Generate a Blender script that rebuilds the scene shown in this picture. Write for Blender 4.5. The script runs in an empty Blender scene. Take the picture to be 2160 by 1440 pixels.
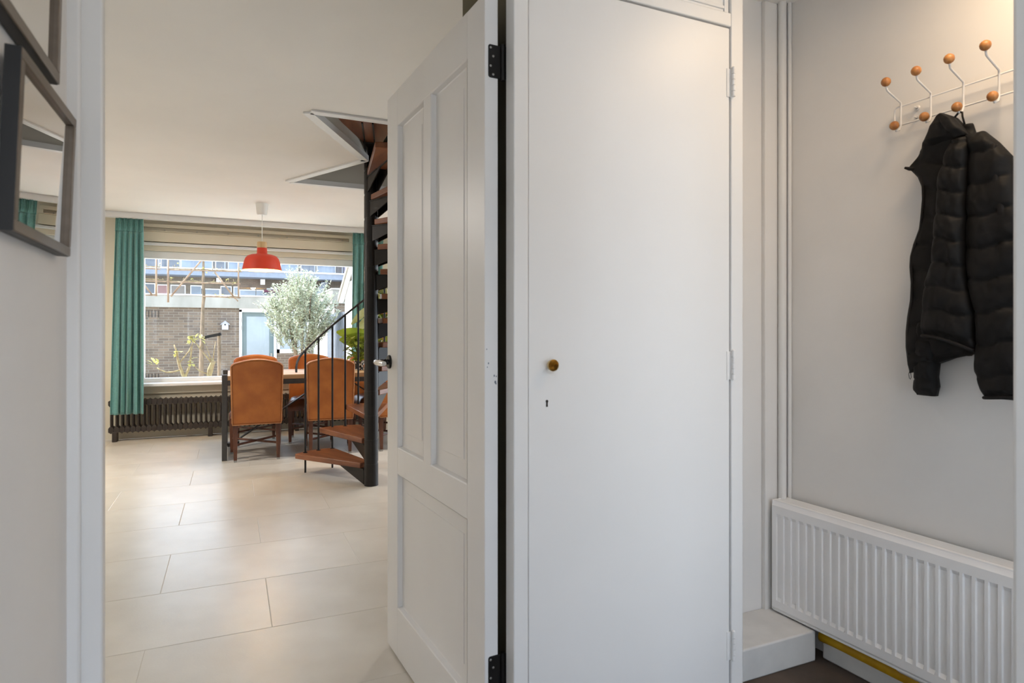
import bpy, bmesh, math, random
from mathutils import Vector, Matrix, noise
random.seed(7)
R = math.radians
scene = bpy.context.scene
COL = scene.collection

# ------------------------------------------------------------------ camera
cam_d = bpy.data.cameras.new('camera')
cam = bpy.data.objects.new('camera', cam_d)
COL.objects.link(cam)
cam.location = (0, 0, 1.2)
cam.rotation_euler = (R(90), 0, R(-24.2))
cam_d.sensor_width = 36.0
cam_d.lens = 1315 / 2160 * 36.0
cam_d.shift_y = -20 / 2160
cam_d.clip_start = 0.02
cam_d.clip_end = 300
cam_d.dof.use_dof = True
cam_d.dof.focus_distance = 4.5
cam_d.dof.aperture_fstop = 6.0
scene.camera = cam

# ------------------------------------------------------------------ light
SKY, SUN = 1.0, 2.6
HALL_LAMP, PENDANT, LIVING_FILL = 1.15, 3.0, 11.0
scene.view_settings.view_transform = 'Standard'
scene.view_settings.look = 'None'
scene.view_settings.gamma = 1.0
scene.view_settings.use_curve_mapping = False
scene.view_settings.exposure = 2.43

world = bpy.data.worlds.new('sky')
scene.world = world
world.use_nodes = True
wt = world.node_tree
wt.nodes.clear()
wo = wt.nodes.new('ShaderNodeOutputWorld')
wb = wt.nodes.new('ShaderNodeBackground')
tc = wt.nodes.new('ShaderNodeTexCoord')
sp = wt.nodes.new('ShaderNodeSeparateXYZ')
rmp = wt.nodes.new('ShaderNodeValToRGB')
wt.links.new(tc.outputs['Generated'], sp.inputs[0])
wt.links.new(sp.outputs['Z'], rmp.inputs[0])
rmp.color_ramp.elements[0].position = 0.0
rmp.color_ramp.elements[0].color = (0.80, 0.89, 1.0, 1)
rmp.color_ramp.elements[1].position = 0.7
rmp.color_ramp.elements[1].color = (0.55, 0.73, 1.0, 1)
wt.links.new(rmp.outputs[0], wb.inputs['Color'])
wb.inputs['Strength'].default_value = SKY
wt.links.new(wb.outputs[0], wo.inputs[0])

sl = bpy.data.lights.new('sun', 'SUN')
sl.energy = SUN
sl.angle = R(0.6)
sl.color = (1.0, 0.95, 0.87)
sun = bpy.data.objects.new('sun', sl)
COL.objects.link(sun)
_az, _el = R(14), R(50)
_dv = Vector((-math.cos(_el) * math.cos(_az), math.cos(_el) * math.sin(_az), math.sin(_el)))
sun.rotation_euler = _dv.to_track_quat('Z', 'Y').to_euler()
sun.location = (-10, 10, 20)

# ------------------------------------------------------------------ materials
def lin(c):
    return tuple(((v / 255) / 12.92 if v / 255 <= 0.04045 else ((v / 255 + 0.055) / 1.055) ** 2.4) for v in c)

MATS = {}
def mat(name, rgb, rough=0.6, metal=0.0, var=0.06, scale=6.0, bump=0.0, bscale=60.0, detail=4.0,
        stretch=(1, 1, 1), sheen=0.0, rand=0.0, coat=0.0, trans=0.0, emit=None, spec=0.5, col2=None, lo=0.35, hi=0.65):
    m = bpy.data.materials.new(name)
    m.use_nodes = True
    nt = m.node_tree
    b = nt.nodes['Principled BSDF']
    c = lin(rgb)
    b.inputs['Roughness'].default_value = rough
    b.inputs['Metallic'].default_value = metal
    b.inputs['Specular IOR Level'].default_value = spec
    b.inputs['Coat Weight'].default_value = coat
    b.inputs['Sheen Weight'].default_value = sheen
    t = nt.nodes.new('ShaderNodeTexCoord')
    mp = nt.nodes.new('ShaderNodeMapping')
    mp.inputs['Scale'].default_value = stretch
    nt.links.new(t.outputs['Object'], mp.inputs[0])
    n = nt.nodes.new('ShaderNodeTexNoise')
    n.inputs['Scale'].default_value = scale
    n.inputs['Detail'].default_value = detail
    nt.links.new(mp.outputs[0], n.inputs[0])
    r = nt.nodes.new('ShaderNodeValToRGB')
    e = r.color_ramp.elements
    e[0].position, e[1].position = lo, hi
    if col2:
        e[0].color = (*lin(col2), 1)
        e[1].color = (*c, 1)
    else:
        e[0].color = (*[max(0, v * (1 - var)) for v in c], 1)
        e[1].color = (*[min(1, v * (1 + var)) for v in c], 1)
    nt.links.new(n.outputs['Fac'], r.inputs[0])
    out = r.outputs[0]
    if rand:
        oi = nt.nodes.new('ShaderNodeObjectInfo')
        mr = nt.nodes.new('ShaderNodeMapRange')
        mr.inputs[3].default_value, mr.inputs[4].default_value = 1 - rand, 1 + rand
        nt.links.new(oi.outputs['Random'], mr.inputs[0])
        hs = nt.nodes.new('ShaderNodeHueSaturation')
        nt.links.new(mr.outputs[0], hs.inputs['Value'])
        nt.links.new(out, hs.inputs['Color'])
        out = hs.outputs[0]
    nt.links.new(out, b.inputs['Base Color'])
    if bump:
        n2 = nt.nodes.new('ShaderNodeTexNoise')
        n2.inputs['Scale'].default_value = bscale
        n2.inputs['Detail'].default_value = 3
        nt.links.new(mp.outputs[0], n2.inputs[0])
        bp = nt.nodes.new('ShaderNodeBump')
        bp.inputs['Strength'].default_value = bump
        bp.inputs['Distance'].default_value = 0.004
        nt.links.new(n2.outputs['Fac'], bp.inputs['Height'])
        nt.links.new(bp.outputs[0], b.inputs['Normal'])
    if emit:
        b.inputs['Emission Color'].default_value = (*lin(emit[0]), 1)
        b.inputs['Emission Strength'].default_value = emit[1]
    if trans:
        tr = nt.nodes.new('ShaderNodeBsdfTranslucent')
        nt.links.new(out, tr.inputs['Color'])
        mx = nt.nodes.new('ShaderNodeMixShader')
        mx.inputs[0].default_value = trans
        nt.links.new(b.outputs[0], mx.inputs[1])
        nt.links.new(tr.outputs[0], mx.inputs[2])
        nt.links.new(mx.outputs[0], nt.nodes['Material Output'].inputs[0])
    MATS[name] = m
    return m

def glass_mat(name, tint=(0.96, 0.98, 0.98), ior=1.5, rough=0.0):
    m = bpy.data.materials.new(name)
    m.use_nodes = True
    nt = m.node_tree
    nt.nodes.remove(nt.nodes['Principled BSDF'])
    tb = nt.nodes.new('ShaderNodeBsdfTransparent')
    tb.inputs[0].default_value = (*tint, 1)
    gb = nt.nodes.new('ShaderNodeBsdfGlossy')
    gb.inputs['Roughness'].default_value = rough
    fr = nt.nodes.new('ShaderNodeFresnel')
    fr.inputs[0].default_value = ior
    mx = nt.nodes.new('ShaderNodeMixShader')
    nt.links.new(fr.outputs[0], mx.inputs[0])
    nt.links.new(tb.outputs[0], mx.inputs[1])
    nt.links.new(gb.outputs[0], mx.inputs[2])
    nt.links.new(mx.outputs[0], nt.nodes['Material Output'].inputs[0])
    MATS[name] = m
    return m

def brick_mat(name, c1, c2, mortar, bw=0.21, bh=0.0625):
    m = bpy.data.materials.new(name)
    m.use_nodes = True
    nt = m.node_tree
    b = nt.nodes['Principled BSDF']
    b.inputs['Roughness'].default_value = 0.9
    t = nt.nodes.new('ShaderNodeTexCoord')
    s = nt.nodes.new('ShaderNodeSeparateXYZ')
    cx = nt.nodes.new('ShaderNodeCombineXYZ')
    ad = nt.nodes.new('ShaderNodeMath')
    nt.links.new(t.outputs['Object'], s.inputs[0])
    nt.links.new(s.outputs[0], ad.inputs[0])
    nt.links.new(s.outputs[1], ad.inputs[1])
    nt.links.new(ad.outputs[0], cx.inputs[0])
    nt.links.new(s.outputs[2], cx.inputs[1])
    br = nt.nodes.new('ShaderNodeTexBrick')
    br.inputs['Scale'].default_value = 1.0
    br.inputs['Brick Width'].default_value = bw
    br.inputs['Row Height'].default_value = bh
    br.inputs['Mortar Size'].default_value = 0.007
    br.inputs['Color1'].default_value = (*lin(c1), 1)
    br.inputs['Color2'].default_value = (*lin(c2), 1)
    br.inputs['Mortar'].default_value = (*lin(mortar), 1)
    nt.links.new(cx.outputs[0], br.inputs[0])
    n = nt.nodes.new('ShaderNodeTexNoise')
    n.inputs['Scale'].default_value = 3
    nt.links.new(t.outputs['Object'], n.inputs[0])
    mr = nt.nodes.new('ShaderNodeMapRange')
    mr.inputs[3].default_value, mr.inputs[4].default_value = 0.7, 1.3
    nt.links.new(n.outputs['Fac'], mr.inputs[0])
    hs = nt.nodes.new('ShaderNodeHueSaturation')
    nt.links.new(mr.outputs[0], hs.inputs['Value'])
    nt.links.new(br.outputs['Color'], hs.inputs['Color'])
    nt.links.new(hs.outputs[0], b.inputs['Base Color'])
    bp = nt.nodes.new('ShaderNodeBump')
    bp.invert = True
    bp.inputs['Distance'].default_value = 0.01
    nt.links.new(br.outputs['Fac'], bp.inputs['Height'])
    nt.links.new(bp.outputs[0], b.inputs['Normal'])
    MATS[name] = m
    return m

def wood_mat(name, c1, c2, rough=0.45, axis='X', scale=14.0, rand=0.08):
    st = {'X': (0.12, 1, 1), 'Y': (1, 0.12, 1), 'Z': (1, 1, 0.12)}[axis]
    return mat(name, c1, rough, var=0.1, scale=scale, stretch=st, col2=c2, detail=6, bump=0.12, bscale=40, rand=rand)

mat('white_paint', (228, 226, 223), 0.38, var=0.015, scale=2, bump=0.05, bscale=25)
mat('door_paint', (228, 224, 220), 0.36, var=0.015, scale=3, bump=0.04, bscale=30)
mat('wall_hall', (231, 228, 224), 0.7, var=0.025, scale=2.5, bump=0.12, bscale=35)
mat('wall_living', (228, 226, 220), 0.75, var=0.02, scale=2, bump=0.1, bscale=30)
mat('wall_shade', (88, 82, 62), 0.8, var=0.04, scale=2)  # dark tone stands for the deep shade behind the open door
mat('ceiling_paint', (240, 236, 230), 0.85, var=0.02, scale=1.5, bump=0.1, bscale=20)
mat('beige_paint', (222, 211, 188), 0.6, var=0.02, scale=2)
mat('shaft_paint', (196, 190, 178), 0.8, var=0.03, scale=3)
mat('tile', (213, 204, 190), 0.33, col2=(200, 190, 175), scale=3.5, detail=10, bump=0.06, bscale=120, rand=0.03, lo=0.3, hi=0.7)
mat('grout', (206, 194, 176), 0.9, var=0.05)
mat('hall_floor', (88, 74, 64), 0.75, col2=(66, 57, 50), scale=5, bump=0.3, bscale=90)
mat('plinth_paint', (214, 212, 208), 0.6, var=0.06, scale=9, bump=0.2, bscale=25)
mat('radiator_white', (246, 245, 244), 0.3, var=0.01)
mat('radiator_dark', (50, 41, 35), 0.42, var=0.12, scale=20)
mat('yellow_pipe', (214, 168, 18), 0.5, col2=(190, 140, 10), scale=14)
mat('black_metal', (22, 20, 19), 0.38, metal=0.4, var=0.1, scale=30)
mat('stair_metal', (31, 26, 23), 0.42, metal=0.3, var=0.12, scale=20)
mat('steel', (168, 166, 163), 0.3, metal=0.9, var=0.05)
mat('table_steel', (76, 74, 72), 0.45, metal=0.5, var=0.08, scale=30)
mat('brass', (198, 174, 124), 0.3, metal=1.0, var=0.06)
mat('chrome', (215, 213, 210), 0.2, metal=0.6, var=0.03)
mat('dark_hole', (36, 27, 22), 0.9)
mat('frame_pewter', (106, 94, 82), 0.32, metal=0.55, var=0.1, scale=50, stretch=(1, 0.1, 1))
mat('frame_black', (24, 24, 25), 0.45)
mat('mount_card', (225, 220, 210), 0.9, var=0.02)
mat('print_ink', (210, 204, 192), 0.9, col2=(176, 170, 158), scale=5, stretch=(1, 1, 0.5), detail=8, lo=0.4, hi=0.6)
mat('teal_cloth', (108, 160, 154), 0.85, var=0.09, scale=60, sheen=0.35, bump=0.15, bscale=300, trans=0.12)
mat('leather', (176, 104, 44), 0.44, col2=(146, 78, 28), scale=5, detail=8, bump=0.12, bscale=140, rand=0.05)
mat('leather_seat', (120, 66, 36), 0.36, col2=(86, 46, 26), scale=6, detail=8, bump=0.12, bscale=140)
mat('piping_leather', (176, 120, 74), 0.5, var=0.1, scale=40)
wood_mat('chair_wood', (108, 64, 42), (70, 38, 24), 0.4, 'Z', 20)
wood_mat('tread_wood', (150, 92, 56), (108, 60, 36), 0.38, 'X', 16)
wood_mat('table_wood', (200, 168, 126), (160, 124, 84), 0.5, 'X', 10)
wood_mat('knob_wood', (196, 136, 76), (160, 100, 50), 0.4, 'Z', 60)
wood_mat('lamp_wood', (214, 182, 134), (196, 160, 112), 0.5, 'Z', 40)
wood_mat('bamboo', (156, 130, 104), (124, 98, 76), 0.6, 'Z', 20)
mat('lamp_red', (214, 62, 34), 0.5, var=0.03)
mat('lamp_inside', (246, 206, 120), 0.5, emit=((255, 196, 92), 0.55))
mat('bulb', (255, 230, 190), 0.5, emit=((255, 205, 140), 6.0))
mat('lamp_white', (240, 238, 232), 0.4, var=0.01)
mat('jacket', (17, 16, 16), 0.62, var=0.2, scale=14, spec=0.22, bump=0.35, bscale=45)
mat('jacket_lining', (14, 13, 13), 0.7)
mat('jacket_trim', (26, 24, 24), 0.65, spec=0.2, var=0.1, scale=60)
mat('leaf_green', (150, 160, 54), 0.42, col2=(104, 124, 36), scale=6, trans=0.35, rand=0.12)
mat('leaf_pale', (186, 180, 128), 0.5, col2=(150, 150, 84), scale=8, trans=0.4, rand=0.1)
mat('leaf_olive', (196, 198, 178), 0.42, col2=(146, 154, 124), scale=30, trans=0.35)
mat('leaf_spring', (182, 172, 100), 0.5, col2=(152, 146, 78), scale=9, trans=0.4)
mat('bark', (132, 112, 90), 0.9, col2=(96, 82, 64), scale=20, stretch=(1, 1, 0.3), bump=0.4, bscale=30)
mat('bark_yellow', (150, 138, 98), 0.8, col2=(122, 100, 76), scale=20)
mat('terracotta', (176, 104, 66), 0.8, var=0.1)
mat('pot_white', (228, 226, 220), 0.4, var=0.02)
mat('pot_pattern', (20, 20, 20), 0.4, col2=(226, 224, 218), scale=42, lo=0.47, hi=0.5, detail=0)
mat('soil', (60, 44, 32), 0.95, var=0.3, scale=60)
brick_mat('brick', (112, 94, 76), (88, 74, 62), (120, 110, 96))
brick_mat('brick_far', (116, 102, 86), (104, 92, 80), (122, 114, 102))
brick_mat('brick_white', (232, 230, 224), (222, 218, 210), (176, 172, 166))
mat('concrete', (158, 153, 142), 0.85, col2=(132, 127, 116), scale=2.2, stretch=(1, 1, 0.35), detail=8)
mat('roof_felt', (120, 116, 110), 0.9)
mat('paving', (172, 169, 163), 0.9, var=0.15, scale=3)
mat('white_frame', (236, 236, 234), 0.4, var=0.01)
mat('door_grey', (96, 108, 108), 0.4, var=0.03)
mat('slab_blue', (120, 125, 134), 0.7, var=0.05)
mat('facade_far', (124, 117, 110), 0.8, var=0.05)
mat('pane_blue', (124, 134, 145), 0.12, var=0.2, scale=1.2, spec=0.8)
mat('pane_grey', (140, 147, 150), 0.45, var=0.12, scale=1.5, spec=0.4)
mat('pane_dark', (94, 98, 105), 0.12, var=0.25, scale=1.2, spec=0.8)
mat('door_red', (138, 106, 102), 0.6)
mat('awning_maroon', (88, 46, 60), 0.8)
mat('lavender_wall', (146, 143, 164), 0.8, var=0.03)
mat('fence_grey', (112, 116, 124), 0.6, var=0.06)
mat('bird_white', (172, 172, 176), 0.7)
glass_mat('glass')
glass_mat('picture_glass', (0.98, 0.98, 0.98), 1.6)

# ------------------------------------------------------------------ mesh helpers
class MB:
    def __init__(self):
        self.v, self.f = [], []
    def add(self, vs, fs, M=None):
        o = len(self.v)
        self.v += [tuple(M @ Vector(p)) for p in vs] if M else [tuple(p) for p in vs]
        self.f += [tuple(i + o for i in q) for q in fs]
        return self
    def box(self, x0, x1, y0, y1, z0, z1, M=None):
        if x0 > x1: x0, x1 = x1, x0
        if y0 > y1: y0, y1 = y1, y0
        if z0 > z1: z0, z1 = z1, z0
        vs = [(x0, y0, z0), (x1, y0, z0), (x1, y1, z0), (x0, y1, z0), (x0, y0, z1), (x1, y0, z1), (x1, y1, z1), (x0, y1, z1)]
        fs = [(0, 3, 2, 1), (4, 5, 6, 7), (0, 1, 5, 4), (1, 2, 6, 5), (2, 3, 7, 6), (3, 0, 4, 7)]
        return self.add(vs, fs, M)
    def prism(self, poly, a, b, M=None):
        # poly in xy, extruded along z from a to b; M maps to the world
        n = len(poly)
        vs = [(x, y, a) for x, y in poly] + [(x, y, b) for x, y in poly]
        fs = [tuple(range(n - 1, -1, -1)), tuple(range(n, 2 * n))]
        fs += [(i, (i + 1) % n, n + (i + 1) % n, n + i) for i in range(n)]
        return self.add(vs, fs, M)
    def tube(self, pts, r, n=10, caps=True, flat=None):
        pts = [Vector(p) for p in pts]
        rs = r if isinstance(r, (list, tuple)) else [r] * len(pts)
        up = None
        rings = []
        for i, p in enumerate(pts):
            if i == 0: t = pts[1] - p
            elif i == len(pts) - 1: t = p - pts[i - 1]
            else: t = (pts[i + 1] - p).normalized() + (p - pts[i - 1]).normalized()
            t = t.normalized() if t.length > 1e-9 else Vector((0, 0, 1))
            if up is None:
                a = Vector((0, 0, 1)) if abs(t.z) < 0.9 else Vector((1, 0, 0))
                up = (a - t * a.dot(t)).normalized()
            else:
                up = up - t * up.dot(t)
                up = up.normalized()
            sd = t.cross(up)
            fx, fy = flat if flat else (1, 1)
            rings.append([p + sd * (math.cos(2 * math.pi * k / n) * rs[i] * fx) + up * (math.sin(2 * math.pi * k / n) * rs[i] * fy) for k in range(n)])
        vs = [q for g in rings for q in g]
        fs = []
        for i in range(len(rings) - 1):
            for k in range(n):
                a, b_ = i * n + k, i * n + (k + 1) % n
                fs.append((a, b_, b_ + n, a + n))
        if caps:
            fs.append(tuple(range(n - 1, -1, -1)))
            fs.append(tuple(range((len(rings) - 1) * n, len(rings) * n)))
        return self.add(vs, fs)
    def lathe(self, prof, n=24, M=None, cap=True):
        # prof: (r, z) list, around z
        vs, fs = [], []
        for r, z in prof:
            for k in range(n):
                a = 2 * math.pi * k / n
                vs.append((r * math.cos(a), r * math.sin(a), z))
        for i in range(len(prof) - 1):
            for k in range(n):
                a, b_ = i * n + k, i * n + (k + 1) % n
                fs.append((a, b_, b_ + n, a + n))
        if cap:
            fs.append(tuple(range(n - 1, -1, -1)))
            fs.append(tuple(range((len(prof) - 1) * n, len(prof) * n)))
        return self.add(vs, fs, M)
    def ball(self, c, rx, ry=None, rz=None, nu=14, nv=8):
        ry = ry or rx; rz = rz or rx
        prof = [(math.sin(math.pi * i / nv), -math.cos(math.pi * i / nv)) for i in range(nv + 1)]
        prof[0] = (1e-4, -1); prof[-1] = (1e-4, 1)
        return self.lathe(prof, nu, Matrix.Translation(c) @ Matrix.Diagonal((rx, ry, rz, 1)))

def quad_y(x0, x1, y, z0, z1):
    return MB().add([(x0, y, z0), (x1, y, z0), (x1, y, z1), (x0, y, z1)], [(0, 1, 2, 3)])
def quad_x(x, y0, y1, z0, z1):
    return MB().add([(x, y0, z0), (x, y1, z0), (x, y1, z1), (x, y0, z1)], [(0, 1, 2, 3)])

WL = {}
def obj(name, mb, m, parent=None, smooth=False, bevel=0, loc=None, seg=2, local=False, auto=None):
    """link a mesh; vertices are given in world coordinates unless local"""
    if parent is not None:
        o = WL[parent.as_pointer()] if not local else Vector((0, 0, 0))
    elif loc is not None:
        o = Vector(loc)
    else:
        xs = [p[0] for p in mb.v]; ys = [p[1] for p in mb.v]; zs = [p[2] for p in mb.v]
        o = Vector(((min(xs) + max(xs)) / 2, (min(ys) + max(ys)) / 2, min(zs)))
    if local and parent is None:
        off = Vector((0, 0, 0))
    else:
        off = o
    me = bpy.data.meshes.new(name)
    me.from_pydata([(p[0] - off.x, p[1] - off.y, p[2] - off.z) for p in mb.v], [], mb.f)
    me.validate()
    bm = bmesh.new(); bm.from_mesh(me)
    bmesh.ops.recalc_face_normals(bm, faces=bm.faces)
    bm.to_mesh(me); bm.free()
    me.materials.append(MATS[m] if isinstance(m, str) else m)
    if smooth:
        me.shade_smooth()
        if auto:
            me.set_sharp_from_angle(angle=R(auto))
    ob = bpy.data.objects.new(name, me)
    COL.objects.link(ob)
    if parent is not None:
        ob.parent = parent
        WL[ob.as_pointer()] = WL[parent.as_pointer()]
    else:
        ob.location = o if not (local and loc is None) else (0, 0, 0)
        WL[ob.as_pointer()] = Vector(ob.location)
    if bevel:
        b = ob.modifiers.new('bevel', 'BEVEL')
        b.width = bevel; b.segments = seg; b.limit_method = 'ANGLE'; b.angle_limit = R(35)
        me.shade_smooth()
        me.set_sharp_from_angle(angle=R(50))
    return ob

def thing(name, label, cat, loc=(0, 0, 0), rz=0, group=None):
    o = bpy.data.objects.new(name, None)
    o.empty_display_size = 0.05
    COL.objects.link(o)
    o.location = loc
    o.rotation_euler = (0, 0, rz)
    WL[o.as_pointer()] = Vector(loc)
    o['label'] = label; o['category'] = cat
    if group: o['group'] = group
    return o

def tag(o, label, cat, group=None):
    o['label'] = label; o['category'] = cat
    if group: o['group'] = group
    return o

def struct(name, mb, m, label, cat=None, **k):
    o = obj(name, mb, m, **k)
    o['kind'] = 'structure'; o['label'] = label; o['category'] = cat or name.split('_')[0]
    return o

def sthing(name, label, cat, loc):
    o = thing(name, label, cat, loc); o['kind'] = 'structure'
    return o

def dup(root, loc, rz, label=None, group=None):
    r = root.copy(); COL.objects.link(r)
    r.location = loc; r.rotation_euler = (0, 0, rz)
    if label: r['label'] = label
    if group: r['group'] = group
    for ch in list(root.children):
        c = ch.copy(); COL.objects.link(c); c.parent = r
        for g in list(ch.children):
            d = g.copy(); COL.objects.link(d); d.parent = c
    return r

def copy_part(ob, parent, loc=None, rot=None, scl=None):
    c = ob.copy(); COL.objects.link(c); c.parent = parent
    if loc is not None: c.location = loc
    if rot is not None: c.rotation_euler = rot
    if scl is not None: c.scale = scl
    for g in list(ob.children):
        d = g.copy(); COL.objects.link(d); d.parent = c
    return c

# ================================================================== THE SETTING
CZ = 2.5           # ceiling height
YW = 8.15          # window wall, inner face
XL, XR = -3.2, 3.8
YF = -1.6          # front facade of the room beside the hall
Y0 = 1.46          # doorway plane (hall side)

# ---- floor of the living room with its tiles
fl = struct('floor', MB().box(XL, XR, 1.93, YW, -0.12, -0.006).box(XL, 0.69, 1.5, 1.93, -0.12, -0.006).box(XL, -0.39, YF, 1.5, -0.12, -0.006), 'grout',
            'beige stone look tile floor of the living room', 'floor')
TW, TL = 0.907, 0.5537
def tile_mesh(x0, x1, y0, y1):
    g, h, c, d = 0.0001, 0.006, 0.0024, 0.0013
    x0 += g; x1 -= g; y0 += g; y1 -= g
    m = MB()
    vs = [(x0, y0, -h), (x1, y0, -h), (x1, y1, -h), (x0, y1, -h), (x0, y0, -d), (x1, y0, -d), (x1, y1, -d), (x0, y1, -d),
          (x0 + c, y0 + c, 0), (x1 - c, y0 + c, 0), (x1 - c, y1 - c, 0), (x0 + c, y1 - c, 0)]
    fs = [(0, 1, 5, 4), (1, 2, 6, 5), (2, 3, 7, 6), (3, 0, 4, 7), (4, 5, 9, 8), (5, 6, 10, 9), (6, 7, 11, 10), (7, 4, 8, 11), (8, 9, 10, 11)]
    m.add(vs, fs)
    return m
tile0 = None
for n in range(-8, 12):
    ya, yb = 2.714 + TL * (n - 1), 2.714 + TL * n
    off = -0.30 if n % 2 == 0 else 0.15
    for k in range(-5, 6):
        xa, xb = off + TW * k, off + TW * (k + 1)
        if yb <= 1.5 + 1e-6:
            cx0, cx1, cy0, cy1 = max(xa, XL), min(xb, -0.39), max(ya, YF), yb
        else:
            cx0, cx1, cy0, cy1 = max(xa, XL), min(xb, XR if ya > 1.9 else 0.688), max(ya, 1.5), min(yb, YW)
        if cx1 - cx0 < 0.03 or cy1 - cy0 < 0.03: continue
        full = abs(cx1 - cx0 - TW) < 1e-4 and abs(cy1 - cy0 - TL) < 1e-4
        if full and tile0 is not None:
            t = copy_part(tile0, fl, (cx0 - WL[fl.as_pointer()].x, cy0 - WL[fl.as_pointer()].y, 0 - WL[fl.as_pointer()].z))
        else:
            mb = tile_mesh(0, cx1 - cx0, 0, cy1 - cy0)
            t = obj('tile', mb, 'tile', fl, local=True)
            t.location = (cx0 - WL[fl.as_pointer()].x, cy0 - WL[fl.as_pointer()].y, 0 - WL[fl.as_pointer()].z)
            if full: tile0 = t

# ---- hall floor
struct('floor', MB().box(-0.39, 2.15, -0.9, 1.5, -0.12, 0).box(1.43, 2.15, 1.5, 1.86, -0.12, 0), 'hall_floor',
       'dark brown mat floor of the entrance hall under the white radiator', 'floor')

# ---- ceiling of the living room with the opening for the stairs
HA, HT, HD = (0.423, 3.84), (0.93, 4.74), (0.459, 5.69)
HX = 1.98
mb = MB()
UZ = 2.83
mb.box(XL, XR, 1.93, 3.84, CZ, UZ).box(XL, XR, 5.69, YW + 0.3, CZ, UZ).box(HX, XR, 3.84, 5.69, CZ, UZ)
mb.prism([(XL, 3.84), HA, HT, HD, (XL, 5.69)], CZ, UZ)
mb.box(XL, -0.29, YF, 1.93, CZ, UZ).box(-0.29, 0.70, 1.56, 1.93, CZ, UZ)
struct('ceiling', mb, 'ceiling_paint', 'white plaster ceiling of the living room, cut open around the spiral stairs', 'ceiling')
# shaft faces + trim of the opening
sh = sthing('trim_1', 'white edge trim around the ceiling opening over the spiral stairs', 'trim', (1.2, 4.77, CZ))
def wallstrip(p, q, z0, z1, th, side):
    p, q = Vector((*p, 0)), Vector((*q, 0))
    d = (q - p).normalized(); nrm = Vector((-d.y, d.x, 0)) * side * th
    a = [p, q, q + nrm, p + nrm]
    return MB().add([(v.x, v.y, z0) for v in a] + [(v.x, v.y, z1) for v in a],
                    [(0, 3, 2, 1), (4, 5, 6, 7), (0, 1, 5, 4), (1, 2, 6, 5), (2, 3, 7, 6), (3, 0, 4, 7)])
HB, HC = (HX, 3.84), (HX, 5.69)
loop = [HA, HB, HC, HD, HT, HA]
for i in range(5):
    p, q = loop[i], loop[i + 1]
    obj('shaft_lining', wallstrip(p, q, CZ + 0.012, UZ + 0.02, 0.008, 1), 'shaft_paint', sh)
    obj('edge_strip', wallstrip(p, q, CZ - 0.012, CZ + 0.03, 0.014, 1), 'white_paint', sh)
    obj('edge_flange', wallstrip(p, q, CZ - 0.012, CZ - 0.001, 0.045, -1), 'white_paint', sh)
# the floor above: a closed landing room
mb = MB()
mb.box(-0.6, 3.0, 2.9, 2.98, UZ, 5.1).box(-0.6, 3.0, 6.5, 6.58, UZ, 5.1).box(-0.6, -0.52, 2.98, 6.5, UZ, 5.1).box(2.92, 3.0, 2.98, 6.5, UZ, 5.1).box(-0.6, 3.0, 2.9, 6.58, 5.1, 5.18)
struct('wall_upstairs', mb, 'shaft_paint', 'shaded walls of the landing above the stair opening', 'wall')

# ---- window wall
WX0, WX1, WZ0, WZ1 = -0.98, 1.50, 0.60, 2.13
mb = MB()
mb.box(XL, WX0, YW, YW + 0.3, 0, CZ).box(WX1, XR, YW, YW + 0.3, 0, CZ).box(WX0, WX1, YW, YW + 0.3, 0, WZ0).box(WX0, WX1, YW, YW + 0.3, WZ1, CZ)
struct('wall_back', mb, 'beige_paint', 'cream wall around the wide window behind the dining table', 'wall')
# window
w = sthing('window_1', 'wide white framed window behind the dining table with garden view', 'window', ((WX0 + WX1) / 2, YW + 0.1, WZ0))
fy0, fy1 = YW + 0.06, YW + 0.14
obj('frame_top', MB().box(WX0, WX1, fy0, fy1, WZ1 - 0.085, WZ1), 'white_frame', w, bevel=0.006)
obj('frame_bottom', MB().box(WX0, WX1, fy0, fy1, WZ0, WZ0 + 0.07), 'white_frame', w, bevel=0.006)
obj('frame_side', MB().box(WX0, WX0 + 0.07, fy0, fy1, WZ0 + 0.07, WZ1 - 0.085), 'white_frame', w, bevel=0.006)
obj('frame_side', MB().box(WX1 - 0.07, WX1, fy0, fy1, WZ0 + 0.07, WZ1 - 0.085), 'white_frame', w, bevel=0.006)
obj('pane', quad_y(WX0 + 0.07, WX1 - 0.07, YW + 0.1, WZ0 + 0.07, WZ1 - 0.085), 'glass', w)
# sill and board
s = sthing('trim_6', 'white window sill board above the dark column radiator', 'window sill', ((WX0 + WX1) / 2, YW - 0.05, 0.55))
obj('sill_board', MB().box(WX0 - 0.1, WX1 + 0.1, YW - 0.14, YW + 0.07, 0.588, 0.622), 'white_paint', s, bevel=0.008)
obj('under_board', MB().box(WX0 - 0.25, WX1 + 0.3, YW - 0.035, YW, 0.50, 0.588), 'beige_paint', s, bevel=0.004)
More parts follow.
